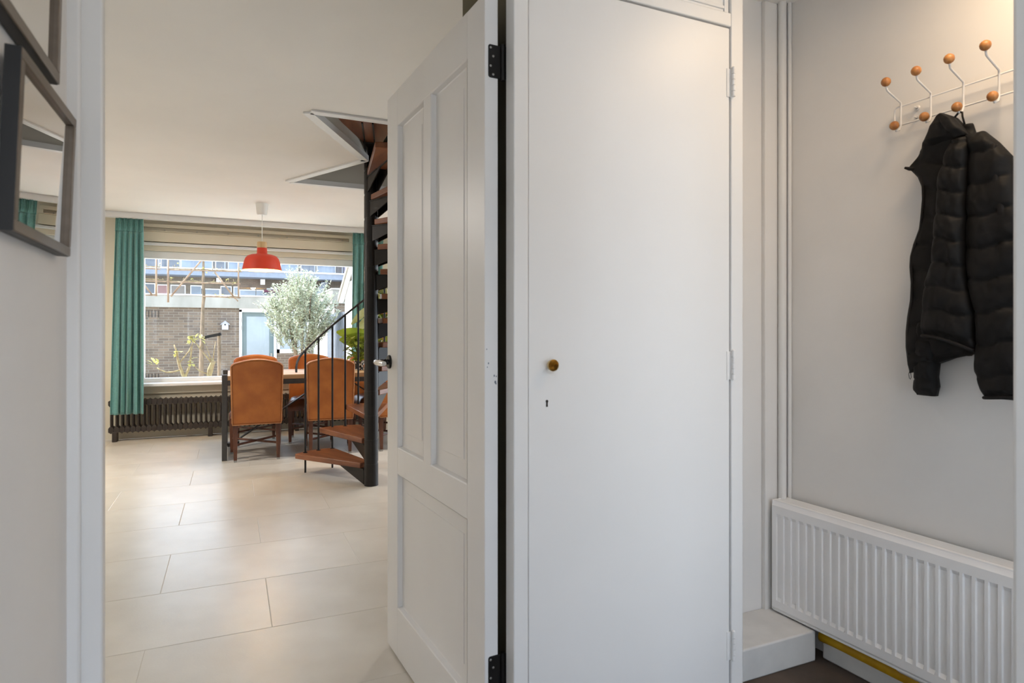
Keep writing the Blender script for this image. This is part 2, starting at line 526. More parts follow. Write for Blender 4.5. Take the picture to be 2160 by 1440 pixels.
# ventilation box above the window
v = thing('ventilation_box', 'cream slotted ventilation box above the wide window', 'vent', (0.25, YW - 0.06, 2.2))
obj('top_rail', MB().box(WX0 - 0.02, 1.40, YW - 0.07, YW, 2.385, 2.425), 'beige_paint', v, bevel=0.004)
obj('bottom_rail', MB().box(WX0 - 0.02, 1.40, YW - 0.07, YW, 2.225, 2.335), 'beige_paint', v, bevel=0.004)
obj('slot_back', MB().box(WX0 - 0.02, 1.36, YW - 0.02, YW - 0.002, 2.335, 2.385), 'beige_paint', v)
obj('slot_lip', MB().box(WX0 - 0.02, 1.36, YW - 0.08, YW - 0.03, 2.336, 2.344), 'beige_paint', v)
obj('end_cap', MB().box(1.36, 1.40, YW - 0.075, YW, 2.335, 2.385), 'beige_paint', v)
for i in range(7):
    obj('slot_stud', MB().lathe([(0.007, 0), (0.007, 0.02)], 8, Matrix.Translation((-0.7 + i * 0.33, YW - 0.02, 2.36)) @ Matrix.Rotation(R(90), 4, 'X')), 'shaft_paint', v)
struct('trim_2', MB().box(WX0 - 0.02, 1.46, YW - 0.055, YW, 2.185, 2.215), 'white_paint', 'thin white strip under the ventilation box', 'trim', bevel=0.004)
tag(obj('curtain_rail', MB().box(-1.9, 2.1, YW - 0.29, YW - 0.17, CZ - 0.055, CZ - 0.001).box(-1.9, 2.1, YW - 0.295, YW - 0.285, CZ - 0.062, CZ - 0.012), 'white_paint'),
    'long white curtain rail fixed along the ceiling', 'curtain rail')

# ---- remaining living room walls
WS0, WS1 = 3.2, 7.6      # unseen glazed right side, added to bring daylight into the living room
mb = MB().box(XR, XR + 0.3, 1.93, WS0, 0, CZ).box(XR, XR + 0.3, WS1, YW + 0.3, 0, CZ).box(XR, XR + 0.3, WS0, WS1, 2.3, CZ).box(XR, XR + 0.3, WS0, WS1, 0, 0.1)
struct('wall_right', mb, 'wall_living', 'cream right wall of the living room, opened by added glazed doors', 'wall')
w = sthing('added_window_3', 'added white framed glazed doors, unseen, lighting the living room from the right', 'window', (XR + 0.15, (WS0 + WS1) / 2, 0.1))
for yy in (WS0 + 0.04, (2 * WS0 + WS1) / 3, (WS0 + 2 * WS1) / 3, WS1 - 0.04):
    obj('frame_post', MB().box(XR + 0.1, XR + 0.18, yy - 0.04, yy + 0.04, 0.1, 2.3), 'white_frame', w)
obj('pane', quad_x(XR + 0.14, WS0, WS1, 0.1, 2.3), 'glass', w)
struct('wall_left', MB().box(XL - 0.3, XL, YF - 0.3, YW + 0.3, 0, CZ), 'wall_living', 'cream left wall of the living room', 'wall')
FX0, FX1, FZ0, FZ1 = -2.9, -0.62, 0.75, 2.25
mb = MB().box(XL, FX0, YF - 0.3, YF, 0, CZ).box(FX1, -0.39, YF - 0.3, YF, 0, CZ).box(FX0, FX1, YF - 0.3, YF, 0, FZ0).box(FX0, FX1, YF - 0.3, YF, FZ1, CZ)
struct('wall_front', mb, 'wall_living', 'street side wall of the living room with its window', 'wall')
w = sthing('window_4', 'street side window of the living room with white frame', 'window', ((FX0 + FX1) / 2, YF - 0.15, FZ0))
for xx in (FX0 + 0.04, -1.55, FX1 - 0.04):
    obj('frame_post', MB().box(xx - 0.04, xx + 0.04, YF - 0.18, YF - 0.1, FZ0, FZ1), 'white_frame', w)
for zz in (FZ0 + 0.04, 1.85, FZ1 - 0.04):
    obj('frame_rail', MB().box(FX0, FX1, YF - 0.18, YF - 0.1, zz - 0.035, zz + 0.035), 'white_frame', w)
obj('pane', quad_y(FX0, FX1, YF - 0.14, FZ0, FZ1), 'glass', w)
# wall between living room and hall (its shade is put into the dark olive colour), cupboard side
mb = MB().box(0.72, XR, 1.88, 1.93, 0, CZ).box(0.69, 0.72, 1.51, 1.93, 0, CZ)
struct('wall_middle', mb, 'wall_shade', 'wall behind the open panel door, its deep shade painted dark olive', 'wall')

# ---- hall shell
b_ = R(1.87)
WP = Vector((2.02, 1.84, 0)); WD = Vector((math.sin(b_), -math.cos(b_), 0)); WN = Vector((-math.cos(b_), -math.sin(b_), 0))
def wpt(u, z, off=0.0):
    p = WP + WD * u + WN * off
    return Vector((p.x, p.y, z))
mb = MB()
a, b = wpt(-0.05, 0), wpt(1.35, 0)
mb.prism([(a.x, a.y), (b.x, b.y), (b.x + 0.15, b.y), (a.x + 0.15, a.y)], 0, CZ)
struct('wall_coat', mb, 'wall_hall', 'warm white hall wall carrying the coat rack and white radiator', 'wall')
struct('wall_niche', MB().box(1.42, 2.1, 1.84, 1.88, 0, CZ), 'wall_hall', 'plaster back wall of the coat niche beside the cupboard', 'wall')
# corner pipe casing
pc = sthing('trim_3', 'white pipe casing with rounded edge in the niche corner', 'trim', (1.98, 1.8, 0.11))
obj('casing_board', MB().box(1.906, 2.02, 1.822, 1.84, 0.11, CZ), 'wall_hall', pc, bevel=0.003)
obj('casing_pipe', MB().tube([(1.983, 1.808, 0.11), (1.983, 1.808, CZ)], 0.016, 12), 'white_paint', pc, smooth=True, auto=40)
obj('casing_bead', MB().tube([(2.012, 1.80, 0.11), (2.012, 1.80, CZ)], 0.009, 10), 'white_paint', pc, smooth=True, auto=40)
struct('wall_entry', MB().box(-0.39, -0.29, -0.9, Y0 + 0.0, 0, CZ), 'wall_hall', 'lilac white hall wall with the framed pictures', 'wall')
struct('wall_porch', MB().box(1.2105, 1.32, -0.9, 0.55, 0, CZ).box(1.32, 1.42, 0.45, 0.55, 0, CZ).box(2.03, 2.2, 0.45, 0.55, 0, CZ).box(1.42, 2.03, 0.45, 0.55, 0, 0.12).box(1.42, 2.03, 0.45, 0.55, 2.3, CZ), 'white_paint', 'white wall end of the entrance passage in front of the coats', 'wall')
w = sthing('added_window_5', 'added narrow side window, unseen, put in to light the coat niche', 'window', (1.72, 0.5, 0.12))  # unseen window, added for daylight on the coats and radiator
for xx in (1.44, 2.01):
    obj('frame_post', MB().box(xx - 0.02, xx + 0.02, 0.47, 0.53, 0.12, 2.3), 'white_frame', w)
for zz in (0.14, 2.28):
    obj('frame_rail', MB().box(1.46, 1.99, 0.47, 0.53, zz - 0.02, zz + 0.02), 'white_frame', w)
obj('pane', quad_y(1.46, 1.99, 0.5, 0.16, 2.26), 'glass', w)
struct('trim_4', MB().box(1.2105, 1.34, 0.55, 0.62, 0, CZ), 'white_paint', 'white corner post at the end of the entrance passage', 'trim', bevel=0.008)
struct('ceiling', MB().box(-0.39, 2.2, -0.9, Y0 + 0.1, CZ, CZ + 0.1).box(1.43, 2.2, 1.55, 1.93, CZ, CZ + 0.1), 'ceiling_paint', 'white ceiling of the entrance hall', 'ceiling')
# front wall of the hall with the open entrance
struct('wall_street', MB().box(-0.39, 1.32, -1.0, -0.9, 2.3, CZ + 0.1).box(-0.39, -0.29, -1.0, -0.9, 0, 2.3).box(1.2105, 1.32, -1.0, -0.9, 0, 2.3), 'white_paint',
       'white wall around the open entrance of the hall', 'wall')

# ---- door frame of the doorway
df = sthing('door_1', 'white wooden door frame between hall and living room', 'door frame', (-0.25, Y0, 0))
obj('frame_post', MB().prism([(-0.30, Y0), (-0.2335, Y0), (-0.2335, Y0 + 0.03), (-0.252, Y0 + 0.03), (-0.252, Y0 + 0.115), (-0.30, Y0 + 0.115)], 0, CZ), 'white_paint', df, bevel=0.004)
obj('frame_cover', MB().box(-0.30, -0.2685, Y0 - 0.014, Y0, 0, CZ), 'white_paint', df, bevel=0.005)
obj('frame_head', MB().box(-0.2335, 0.66, Y0, Y0 + 0.1, 2.11, CZ), 'white_paint', df, bevel=0.004)
obj('frame_post', MB().prism([(0.66, Y0 - 0.003), (0.7018, Y0 - 0.003), (0.7018, Y0 + 0.03), (0.689, Y0 + 0.03), (0.689, Y0 + 0.049), (0.66, Y0 + 0.049)], 0, CZ), 'white_paint', df, bevel=0.003)

# ---- cupboard
cb = sthing('built_in_cupboard', 'white built-in cupboard with flush door beside the panel door', 'cupboard', (1.05, Y0, 0))
del cb['kind']
CF = Y0 + 0.001
DX0, DX1, DZ1 = 0.703, 1.3845, 2.125
obj('stile', MB().box(DX1 + 0.002, 1.434, CF - 0.004, CF + 0.03, 0, CZ), 'white_paint', cb, bevel=0.003)
obj('top_rail', MB().box(DX0 - 0.001, DX1 + 0.002, CF - 0.004, CF + 0.03, DZ1 + 0.004, DZ1 + 0.045), 'white_paint', cb, bevel=0.003)
obj('upper_panel', MB().box(DX0, DX1, CF + 0.004, CF + 0.03, DZ1 + 0.045, CZ), 'white_paint', cb, bevel=0.003)
obj('upper_moulding', MB().box(DX1 - 0.022, DX1 - 0.012, CF - 0.001, CF + 0.01, DZ1 + 0.045, CZ).box(DX0 + 0.01, DX1 - 0.022, CF - 0.001, CF + 0.01, DZ1 + 0.055, DZ1 + 0.065), 'white_paint', cb, bevel=0.002)
obj('side_panel', MB().box(1.41, 1.434, CF + 0.03, 1.84, 0, CZ), 'wall_hall', cb)
obj('carcass', MB().box(0.72, 1.41, 1.55, 1.87, 0, CZ), 'dark_hole', cb)
obj('bottom_rail', MB().box(DX0 - 0.001, DX1 + 0.002, CF, CF + 0.03, 0, 0.06), 'white_paint', cb)
dr = obj('door', MB().box(DX0 + 0.0012, DX1 - 0.0008, CF + 0.0005, CF + 0.028, 0.065, DZ1), 'white_paint', cb, bevel=0.0025)
kx, kz = 0.766, 1.113
M0 = Matrix.Translation((kx, CF, kz)) @ Matrix.Rotation(R(90), 4, 'X')
kb = MB()
prof = [(0.006, 0), (0.006, 0.012), (0.0115, 0.015)]
kb.lathe(prof, 20, M0)
# ribbed face: star-shaped disc
nr = 52
def ribr(k, r): return r
vs, fs = [], []
for ring, (rr, zz) in enumerate([(0.0150, 0.014), (0.0158, 0.020), (0.0150, 0.0225), (0.010, 0.0245), (0.0005, 0.0215)]):
    for k in range(nr):
        a = 2 * math.pi * k / nr
        dz = 0.0021 * (1 if k % 2 else -1) * min(1, rr / 0.012)
        vs.append((rr * math.cos(a), rr * math.sin(a), zz + (dz if ring >= 2 else 0)))
for i in range(4):
    for k in range(nr):
        p, q = i * nr + k, i * nr + (k + 1) % nr
        fs.append((p, q, q + nr, p + nr))
fs.append(tuple(range(nr - 1, -1, -1)))
kb.add(vs, fs, M0)
k_ = obj('knob', kb, 'brass', dr, smooth=True, auto=25); k_['label'] = 'ribbed brass knob'
kx, kz = 0.7575, 1.012
pts = [(-0.0022, 0), (0.0022, 0), (0.0019, 0.008)] + [(0.0032 * math.cos(a), 0.0125 + 0.0034 * math.sin(a)) for a in [R(-50 + i * 280 / 12) for i in range(13)]] + [(-0.0019, 0.008)]
kh = obj('keyhole', MB().prism([(x * 1.15, y * 1.15) for x, y in pts], 0, 0.0008, Matrix.Translation((kx, CF, kz - 0.009)) @ Matrix.Rotation(R(90), 4, 'X')), 'dark_hole', dr)
kh['label'] = 'small dark keyhole'
for zc in (1.958, 1.098, 0.245):
    hb = MB()
    for i in range(5):
        za = zc - 0.043 + i * 0.0172
        hb.tube([(DX1 + 0.0065, CF - 0.0085, za + 0.0006), (DX1 + 0.0065, CF - 0.0085, za + 0.0166)], 0.0058, 12)
    hb.ball((DX1 + 0.0065, CF - 0.0085, zc + 0.0435), 0.0056, nu=10, nv=6)
    hb.box(DX1 - 0.012, DX1 + 0.004, CF - 0.0015, CF + 0.001, zc - 0.043, zc + 0.043)
    obj('hinge', hb, 'white_paint', dr, smooth=True, auto=40)

# ---- niche plinth, skirting and pipe
struct('trim_5', MB().box(1.40, 1.944, 1.62, 1.84, 0, 0.112), 'plinth_paint', 'white painted step at the foot of the coat niche', 'step', bevel=0.006)
mb = MB()
a, b = wpt(0.215, 0), wpt(1.3, 0)
mb.add([(a.x, a.y, 0), (a.x - 0.045, a.y, 0), (b.x - 0.045, b.y, 0), (b.x, b.y, 0), (a.x, a.y, 0.058), (a.x - 0.045, a.y, 0.058), (b.x - 0.045, b.y, 0.19), (b.x, b.y, 0.19)], [(0, 1, 2, 3), (4, 7, 6, 5), (0, 4, 5, 1), (1, 5, 6, 2), (2, 6, 7, 3), (3, 7, 4, 0)])
struct('baseboard_coat', mb, 'plinth_paint', 'rough white baseboard under the white radiator', 'baseboard', bevel=0.006)
mb = MB(); pp = [wpt(0.2, 0.076, 0.026), wpt(0.4, 0.074, 0.026), wpt(1.25, 0.068, 0.026)]
mb.tube(pp, 0.024, 14)
tag(obj('gas_pipe', mb, 'yellow_pipe', smooth=True, auto=40), 'yellow gas pipe running behind the white radiator', 'pipe')

# ================================================================== PANEL DOOR
a_ = R(3.9)
FAR = Vector((0.544, 2.375, 0.01)); DD = Vector((math.sin(a_), -math.cos(a_), 0)); DN = Vector((-math.cos(a_), -math.sin(a_), 0))
def DM(): # local: x along door from far edge to hinge edge, y = z up, z = out of visible face
    return Matrix(((DD.x, 0, DN.x, FAR.x), (DD.y, 0, DN.y, FAR.y), (0, 1, 0, FAR.z), (0, 0, 0, 1)))
DMX = DM()
dW, dH, dT = 0.862, 2.077, 0.039
door = thing('panel_door', 'open white three panel interior door with black hinges', 'door', tuple(FAR + DD * dW))
def dbox(u0, u1, z0, z1, n0, n1): return MB().box(u0, u1, z0 - 0.01, z1 - 0.01, n0, n1, DMX)
P = dict(l=(0.124, 0.400), r=(0.465, 0.749), lo=(0.124, 0.749))
zt0, zt1, zb0, zb1 = 0.776, 1.958, 0.190, 0.681
obj('stile', dbox(0, 0.124, 0.01, 0.01 + dH, -dT, 0), 'door_paint', door, bevel=0.002)
obj('stile', dbox(0.749, dW, 0.01, 0.01 + dH, -dT, 0), 'door_paint', door, bevel=0.002)
obj('mullion', dbox(0.400, 0.465, zt0, zt1, -dT, 0), 'door_paint', door, bevel=0.001)
obj('top_rail', dbox(0.124, 0.749, zt1, 0.01 + dH, -dT, 0), 'door_paint', door, bevel=0.001)
obj('lock_rail', dbox(0.124, 0.749, zb1, zt0, -dT, 0), 'door_paint', door, bevel=0.001)
obj('bottom_rail', dbox(0.124, 0.749, 0.01, zb0, -dT, 0), 'door_paint', door, bevel=0.001)
def panel(u0, u1, z0, z1):
    w_ = 0.026                                                   # splayed moulding, field recessed
    mb = MB()
    def ringpts(i, n):
        return [(u0 + i, z0 - 0.01 + i, n), (u1 - i, z0 - 0.01 + i, n), (u1 - i, z1 - 0.01 - i, n), (u0 + i, z1 - 0.01 - i, n)]
    lv = [ringpts(0, 0.0), ringpts(0.0025, -0.002), ringpts(0.006, -0.0165), ringpts(0.010, -0.0175), ringpts(0.058, -0.0175), ringpts(0.0595, -0.0155)]
    vs = [p for r_ in lv for p in r_]
    fs = []
    for i in range(len(lv) - 1):
        for k in range(4):
            fs.append((i * 4 + k, i * 4 + (k + 1) % 4, i * 4 + 4 + (k + 1) % 4, i * 4 + 4 + k))
    fs.append(tuple(range((len(lv) - 1) * 4, len(lv) * 4)))
    vs += [(u0, z0 - 0.01, -dT + 0.008), (u1, z0 - 0.01, -dT + 0.008), (u1, z1 - 0.01, -dT + 0.008), (u0, z1 - 0.01, -dT + 0.008)]
    n0 = len(vs) - 4
    fs.append((n0, n0 + 1, n0 + 2, n0 + 3))
    mb.add(vs, fs, DMX)
    return mb
for (u0, u1), z0, z1 in ((P['l'], zt0, zt1), (P['r'], zt0, zt1), (P['lo'], zb0, zb1)):
    obj('panel', panel(u0, u1, z0, z1), 'door_paint', door)
# hinges
def hinge(z0, z1):
    zm = (z0 + z1) / 2
    leaf = MB()
    pts = []
    n0, n1, rr = -dT - 0.006, -0.010, 0.006
    for cx, cz, a0 in ((n1 - rr, z1 - rr, 0), (n0, z1, None), (n0, z0, None), (n1 - rr, z0 + rr, 270)):
        if a0 is None: pts.append((cx, cz))
        else:
            for i in range(5):
                a = R(a0 + i * 22.5); pts.append((cx + rr * math.cos(a), cz + rr * math.sin(a)))
    M2 = DMX @ Matrix(((0, 0, 1, dW), (0, 1, 0, -0.01), (1, 0, 0, 0), (0, 0, 0, 1)))
    leaf.prism(pts, 0, 0.0022, M2)
    h_ = obj('hinge', leaf, 'black_metal', door, bevel=0.0006)
    kn = MB()
    c0 = DMX @ Vector((dW + 0.004, z0 - 0.014, -dT - 0.012)); c1 = DMX @ Vector((dW + 0.004, z1 - 0.006, -dT - 0.012))
    kn.tube([c0, c1], 0.0065, 14)
    kn.box(-dT - 0.03, -dT - 0.012, z0, z1, 0.003, 0.006, M2)
    obj('knuckle', kn, 'black_metal', h_, smooth=True, auto=40)
    for i, (nn, fz) in enumerate(((-0.0165, 0.90), (-0.024, 0.65), (-0.0165, 0.35), (-0.024, 0.1))):
        sc = MB().lathe([(0.0031, 0), (0.0031, 0.0006), (0.0018, 0.0011), (0.0004, 0.0011)], 12, M2 @ Matrix.Translation((nn, z0 + fz * (z1 - z0), 0.0022)))
        obj('screw', sc, 'steel', h_, smooth=True, auto=40)
hinge(1.868, 1.955)
hinge(0.262, 0.349)
# handle
hu, hz = 0.030, 1.087
def hm(off): return DMX @ Matrix.Translation((hu, hz - 0.01, off))
hd = obj('handle', MB().lathe([(0.026, 0), (0.026, 0.005), (0.023, 0.008), (0.0105, 0.009), (0.0095, 0.014), (0.012, 0.017), (0.0095, 0.021), (0.0095, 0.028), (0.012, 0.030), (0.0095, 0.034), (0.0095, 0.04)], 24, hm(0)), 'black_metal', door, smooth=True, auto=40)
lv = [DMX @ Vector((hu, hz - 0.01, 0.036)), DMX @ Vector((hu, hz - 0.01, 0.05)), DMX @ Vector((hu + 0.012, hz - 0.01, 0.056)), DMX @ Vector((hu + 0.03, hz - 0.011, 0.057)), DMX @ Vector((hu + 0.075, hz - 0.011, 0.055)), DMX @ Vector((hu + 0.105, hz - 0.011, 0.053))]
o = obj('lever', MB().tube(lv, [0.0095, 0.0105, 0.0105, 0.0105, 0.0115, 0.0085], 14), 'chrome', hd, smooth=True, auto=60); o['label'] = 'pale polished lever grip'
for nn, zz, rr in ((-0.006, 1.155, 0.0016), (-0.011, 1.118, 0.0022), (-0.008, 1.108, 0.0016), (-0.028, 1.085, 0.0024), (-0.034, 1.083, 0.0018), (-0.031, 1.068, 0.0034), (-0.033, 1.064, 0.0022)):
    obj('scuff', MB().lathe([(rr, 0), (rr * 0.8, 0.0003)], 7, DMX @ Matrix(((0, 0, 1, dW), (0, 1, 0, zz - 0.01), (1, 0, 0, nn), (0, 0, 0, 1))) @ Matrix.Diagonal((0.8, 1.3, 1, 1))), 'fence_grey', door)
obj('key_plate', MB().lathe([(0.013, 0), (0.013, 0.004), (0.011, 0.006)], 18, DMX @ Matrix.Translation((0.045, hz - 0.11, 0))), 'black_metal', door, smooth=True, auto=40) if False else None

# ================================================================== HALL OBJECTS
# ---- pictures
def picture(name, label, y0, y1, z0, z1, tilt, fw=0.016, dep=0.02):
    t = thing(name, label, 'picture', (-0.29, (y0 + y1) / 2, z0), group=None)
    # local: x = along wall (y), y = up, z = out of the wall; tilted so the top leans out
    M = Matrix.Translation((-0.288, 0, z0)) @ Matrix.Rotation(tilt, 4, 'Y') @ Matrix(((0, 0, 1, 0), (1, 0, 0, 0), (0, 1, 0, 0), (0, 0, 0, 1)))
    H = z1 - z0
    fr = MB()
    def bar(u0, u1, v0, v1):
        m = MB(); m.box(u0, u1, v0, v1, 0, dep, M); return m
    for u0, u1, v0, v1 in ((y0, y1, 0, fw), (y0, y1, H - fw, H), (y0, y0 + fw, fw, H - fw), (y1 - fw, y1, fw, H - fw)):
        o = obj('frame_bar', bar(u0, u1, v0, v1), 'frame_pewter', t, bevel=0.0012)
    obj('frame_side', MB().box(y0 - 0.0008, y0 - 0.0001, 0, H, 0, dep - 0.001, M).box(y0, y1, -0.0008, -0.0001, 0, dep - 0.003, M), 'frame_black', t)
    obj('mount', MB().box(y0 + fw, y1 - fw, fw, H - fw, 0.004, 0.0085, M), 'mount_card', t)
    obj('print', MB().box(y0 + fw + 0.055, y1 - fw - 0.055, fw + 0.04, H - fw - 0.04, 0.0085, 0.0092, M), 'print_ink', t)
    obj('glass', MB().add([(y0 + fw, fw, 0.013), (y1 - fw, fw, 0.013), (y1 - fw, H - fw, 0.013), (y0 + fw, H - fw, 0.013)], [(0, 1, 2, 3)], M), 'picture_glass', t)
    return t
picture('picture_frame', 'small pewter framed picture hanging below a larger one beside the doorway', 1.043, 1.365, 1.338, 1.588, R(2.2))
picture('picture_frame', 'upper pewter framed drawing with its bottom edge above the smaller picture', 0.86, 1.288, 1.622, 2.02, R(1.4), fw=0.018)

# ---- white panel radiator
rd = thing('panel_radiator', 'white ribbed panel radiator on the wall under the black jacket', 'radiator', tuple(wpt(0.6, 0.122, 0.07)))
RM = Matrix(((WD.x, 0, WN.x, WP.x), (WD.y, 0, WN.y, WP.y), (0, 1, 0, 0), (0, 0, 0, 1)))    # local x=u, y=z, z=off
u0, u1, z0, z1, off = 0.036, 1.15, 0.122, 0.547, 0.10
nrib = 33
def rad_front():
    us = []
    pitch = (u1 - u0 - 0.02) / nrib
    vs, fs = [], []
    zs = [z0, z0 + 0.012, z0 + 0.040, z0 + 0.052, z1 - 0.062, z1 - 0.050, z1 - 0.02, z1 - 0.012, z1]
    amp = [0, 0, 0, 1, 1, 0, 0, 0, 0]
    base = [-0.008, 0, 0, 0, 0, 0, 0, -0.004, -0.007]
    cols = [(u0, 0)]
    for i in range(nrib):
        c = u0 + 0.014 + pitch * (i + 0.5)
        for du, a in ((-0.36, 0), (-0.27, 1), (0.27, 1), (0.36, 0)):
            cols.append((c + du * pitch, a))
    cols.append((u1, 0))
    for j, zz in enumerate(zs):
        for uu, a in cols:
            vs.append((uu, zz, off + base[j] + a * amp[j] * -0.0056))
    nc = len(cols)
    for j in range(len(zs) - 1):
        for i in range(nc - 1):
            fs.append((j * nc + i, j * nc + i + 1, (j + 1) * nc + i + 1, (j + 1) * nc + i))
    return MB().add(vs, fs, RM)
obj('front_panel', rad_front(), 'radiator_white', rd, smooth=True, auto=14)
obj('back_panel', MB().box(u0, u1, z0 + 0.01, z1 - 0.01, 0.03, 0.04, RM), 'radiator_white', rd)
obj('side_cover', MB().box(u0 - 0.004, u0 + 0.003, z0, z1, 0.018, off - 0.002, RM), 'radiator_white', rd, bevel=0.001)
gr = MB()
gr.box(u0, u1, z1 - 0.004, z1 - 0.001, 0.075, off - 0.006, RM).box(u0, u1, z1 - 0.004, z1 - 0.001, 0.016, 0.026, RM)
obj('top_grille', gr, 'radiator_white', rd)
sl_ = MB()
for i in range(6):
    c = 0.029 + i * 0.0078
    sl_.box(u0 + 0.003, u1, z1 - 0.004, z1 - 0.0015, c - 0.0028, c + 0.0028, RM)
obj('grille_slats', sl_, 'radiator_white', rd)
obj('bottom_edge', MB().box(u0, u1, z0 - 0.003, z0 + 0.003, off - 0.012, off - 0.003, RM), 'radiator_white', rd, bevel=0.001)
for ub in (0.2, 0.95):
    obj('wall_bracket', MB().box(ub, ub + 0.03, z0 + 0.03, z1 - 0.05, 0.002, 0.03, RM), 'radiator_white', rd)

# ---- coat rack
rk = thing('coat_rack', 'white wire coat rack with round wooden knobs on the hall wall', 'coat rack', tuple(wpt(0.68, 1.88, 0.0)))
ZU, ZLo, ro = 1.944, 1.882, 0.022
fr = MB()
fr.tube([wpt(1.10, ZU, ro), wpt(0.474, ZU, ro), wpt(0.468, ZU - 0.006, ro), wpt(0.468, ZLo + 0.006, ro), wpt(0.474, ZLo, ro), wpt(1.10, ZLo, ro)], 0.0028, 10)
obj('wire_frame', fr, 'white_paint', rk, smooth=True)
for u in (0.53, 1.05):
    for z in (1.929, 1.897):
        lg = MB().lathe([(0.0085, 0), (0.0085, 0.003), (0.006, 0.005)], 14, RM @ Matrix.Translation((u, z, 0)))
        lg.tube([wpt(u, z, 0.004), wpt(u, z, ro)], 0.003, 8)
        e = obj('wall_mount', lg, 'white_paint', rk, smooth=True, auto=40)
        obj('screw', MB().lathe([(0.0045, 0), (0.0035, 0.002), (0.0005, 0.0022)], 10, RM @ Matrix.Translation((u, z, 0.005))), 'steel', e, smooth=True)
for i in range(7):
    u = 0.492 + i * 0.0945
    hk = MB()
    hk.tube([wpt(u, 1.866, 0.058), wpt(u, 1.858, 0.05), wpt(u, 1.864, 0.034), wpt(u, 1.878, ro + 0.005), wpt(u, 1.90, ro + 0.005), wpt(u, 1.943, ro + 0.005),
             wpt(u + 0.002, 1.953, ro + 0.009), wpt(u + 0.012, 1.970, 0.105), wpt(u + 0.013, 1.975, 0.118), wpt(u + 0.015, 1.990, 0.126)], 0.0031, 10)
    h_ = obj('hook', hk, 'white_paint', rk, smooth=True)
    obj('knob', MB().ball(wpt(u + 0.016, 1.999, 0.129), 0.0145, 0.0145, 0.0145), 'knob_wood', h_, smooth=True)
    obj('knob', MB().ball(wpt(u, 1.874, 0.061), 0.0145, 0.0145, 0.0145), 'knob_wood', h_, smooth=True)

# ---- jacket
jk = thing('puffer_jacket', 'black quilted puffer jacket hanging by its loop from the coat rack', 'jacket', tuple(wpt(0.68, 1.0, 0.03)))
def interp(tab, z):
    tab = sorted(tab)
    if z <= tab[0][0]: return tab[0][1]
    for (z0, a), (z1, b) in zip(tab, tab[1:]):
        if z <= z1: return a + (b - a) * (z - z0) / max(1e-6, z1 - z0)
    return tab[-1][1]
def piece(name, Ltab, Rtab, z0, z1, base, T, quilt=None, m='jacket', parent=jk, nz=90, nu=26, tilt=0.0, wr=0.004, seed=0, open_bottom=False, bdrop=None, topT=0.5):
    """a padded slab of cloth hanging before the wall: rows of (left, right) edges, bulging to thickness T"""
    Lt = [(z, u) for u, z in Ltab]; Rt = [(z, u) for u, z in Rtab]
    vs, fs = [], []
    for side in (1, 0):
        for j in range(nz + 1):
            t = j / nz
            for i in range(nu + 1):
                s = i / nu
                zz = z1 + (z0 - z1) * t
                if bdrop: zz -= bdrop(s) * t ** 3
                l, r = interp(Lt, zz if not bdrop else max(z0, zz)), interp(Rt, zz if not bdrop else max(z0, zz))
                u = l + (r - l) * s
                e = (1 - abs(2 * s - 1) ** 3.2)
                te = min(1, (t * (z1 - z0)) / 0.035 * (1 - topT) + topT) if topT < 1 else 1
                be = 1 if open_bottom else min(1, 0.25 + (1 - t) * (z1 - z0) / 0.03)
                d = T * (max(0, e) ** 0.55) * te * be
                if side:
                    w = noise.noise((u * 22 + seed, zz * 9, seed * 1.7)) * wr * 2 + noise.noise((u * 60 + seed, zz * 34, 3.1 + seed)) * wr
                    if quilt:
                        ph = (zz + tilt * u + 0.006 * math.sin(u * 60 + seed)) / quilt
                        q = abs((ph % 1.0) - 0.5) * 2          # 1 at seams
                        puff = (1 - q ** 2.4)
                        d = d * (0.82 + 0.18 * puff) + 0.002 * puff - 0.004 * math.exp(-((1 - q) / 0.08) ** 2)
                    d = max(0.002, d + w * min(1, e * 2))
                    off = base + d
                else:
                    off = base - (0.035 * max(0, e) ** 0.6 if not open_bottom else 0.0)
                p = wpt(u, zz, off)
                vs.append(tuple(p))
    n1 = (nz + 1) * (nu + 1)
    W = nu + 1
    for j in range(nz):
        for i in range(nu):
            a = j * W + i
            fs.append((a, a + 1, a + W + 1, a + W))
            fs.append((n1 + a, n1 + a + W, n1 + a + W + 1, n1 + a + 1))
    for j in range(nz):
        a = j * W
        fs.append((a, a + W, n1 + a + W, n1 + a))
        a = j * W + nu
        fs.append((a, n1 + a, n1 + a + W, a + W))
    for i in range(nu):
        fs.append((i, n1 + i, n1 + i + 1, i + 1))
        if not open_bottom:
            a = nz * W + i
            fs.append((a, a + 1, n1 + a + 1, n1 + a))
    o = obj(name, MB().add(vs, fs), m, parent, smooth=True)
    return o
# inner body (front flap with zip edge at the left, back at the right)
piece('body', [(0.598, 1.815), (0.580, 1.787), (0.562, 1.754), (0.532, 1.727), (0.546, 1.711), (0.562, 1.691), (0.574, 1.659), (0.575, 1.618), (0.571, 1.57), (0.566, 1.527), (0.549, 1.483), (0.538, 1.443), (0.536, 1.41), (0.540, 1.358), (0.538, 1.302), (0.529, 1.25), (0.524, 1.2), (0.524, 1.15), (0.531, 1.095), (0.537, 1.068)],
      [(0.720, 1.815), (0.735, 1.766), (0.776, 1.73), (0.80, 1.70), (0.80, 1.6), (0.80, 1.2), (0.72, 1.135), (0.69, 1.12)], 1.068, 1.815, 0.052, 0.022, quilt=0.085, seed=1, tilt=0.1, topT=0.6, bdrop=lambda s: -0.065 * s)
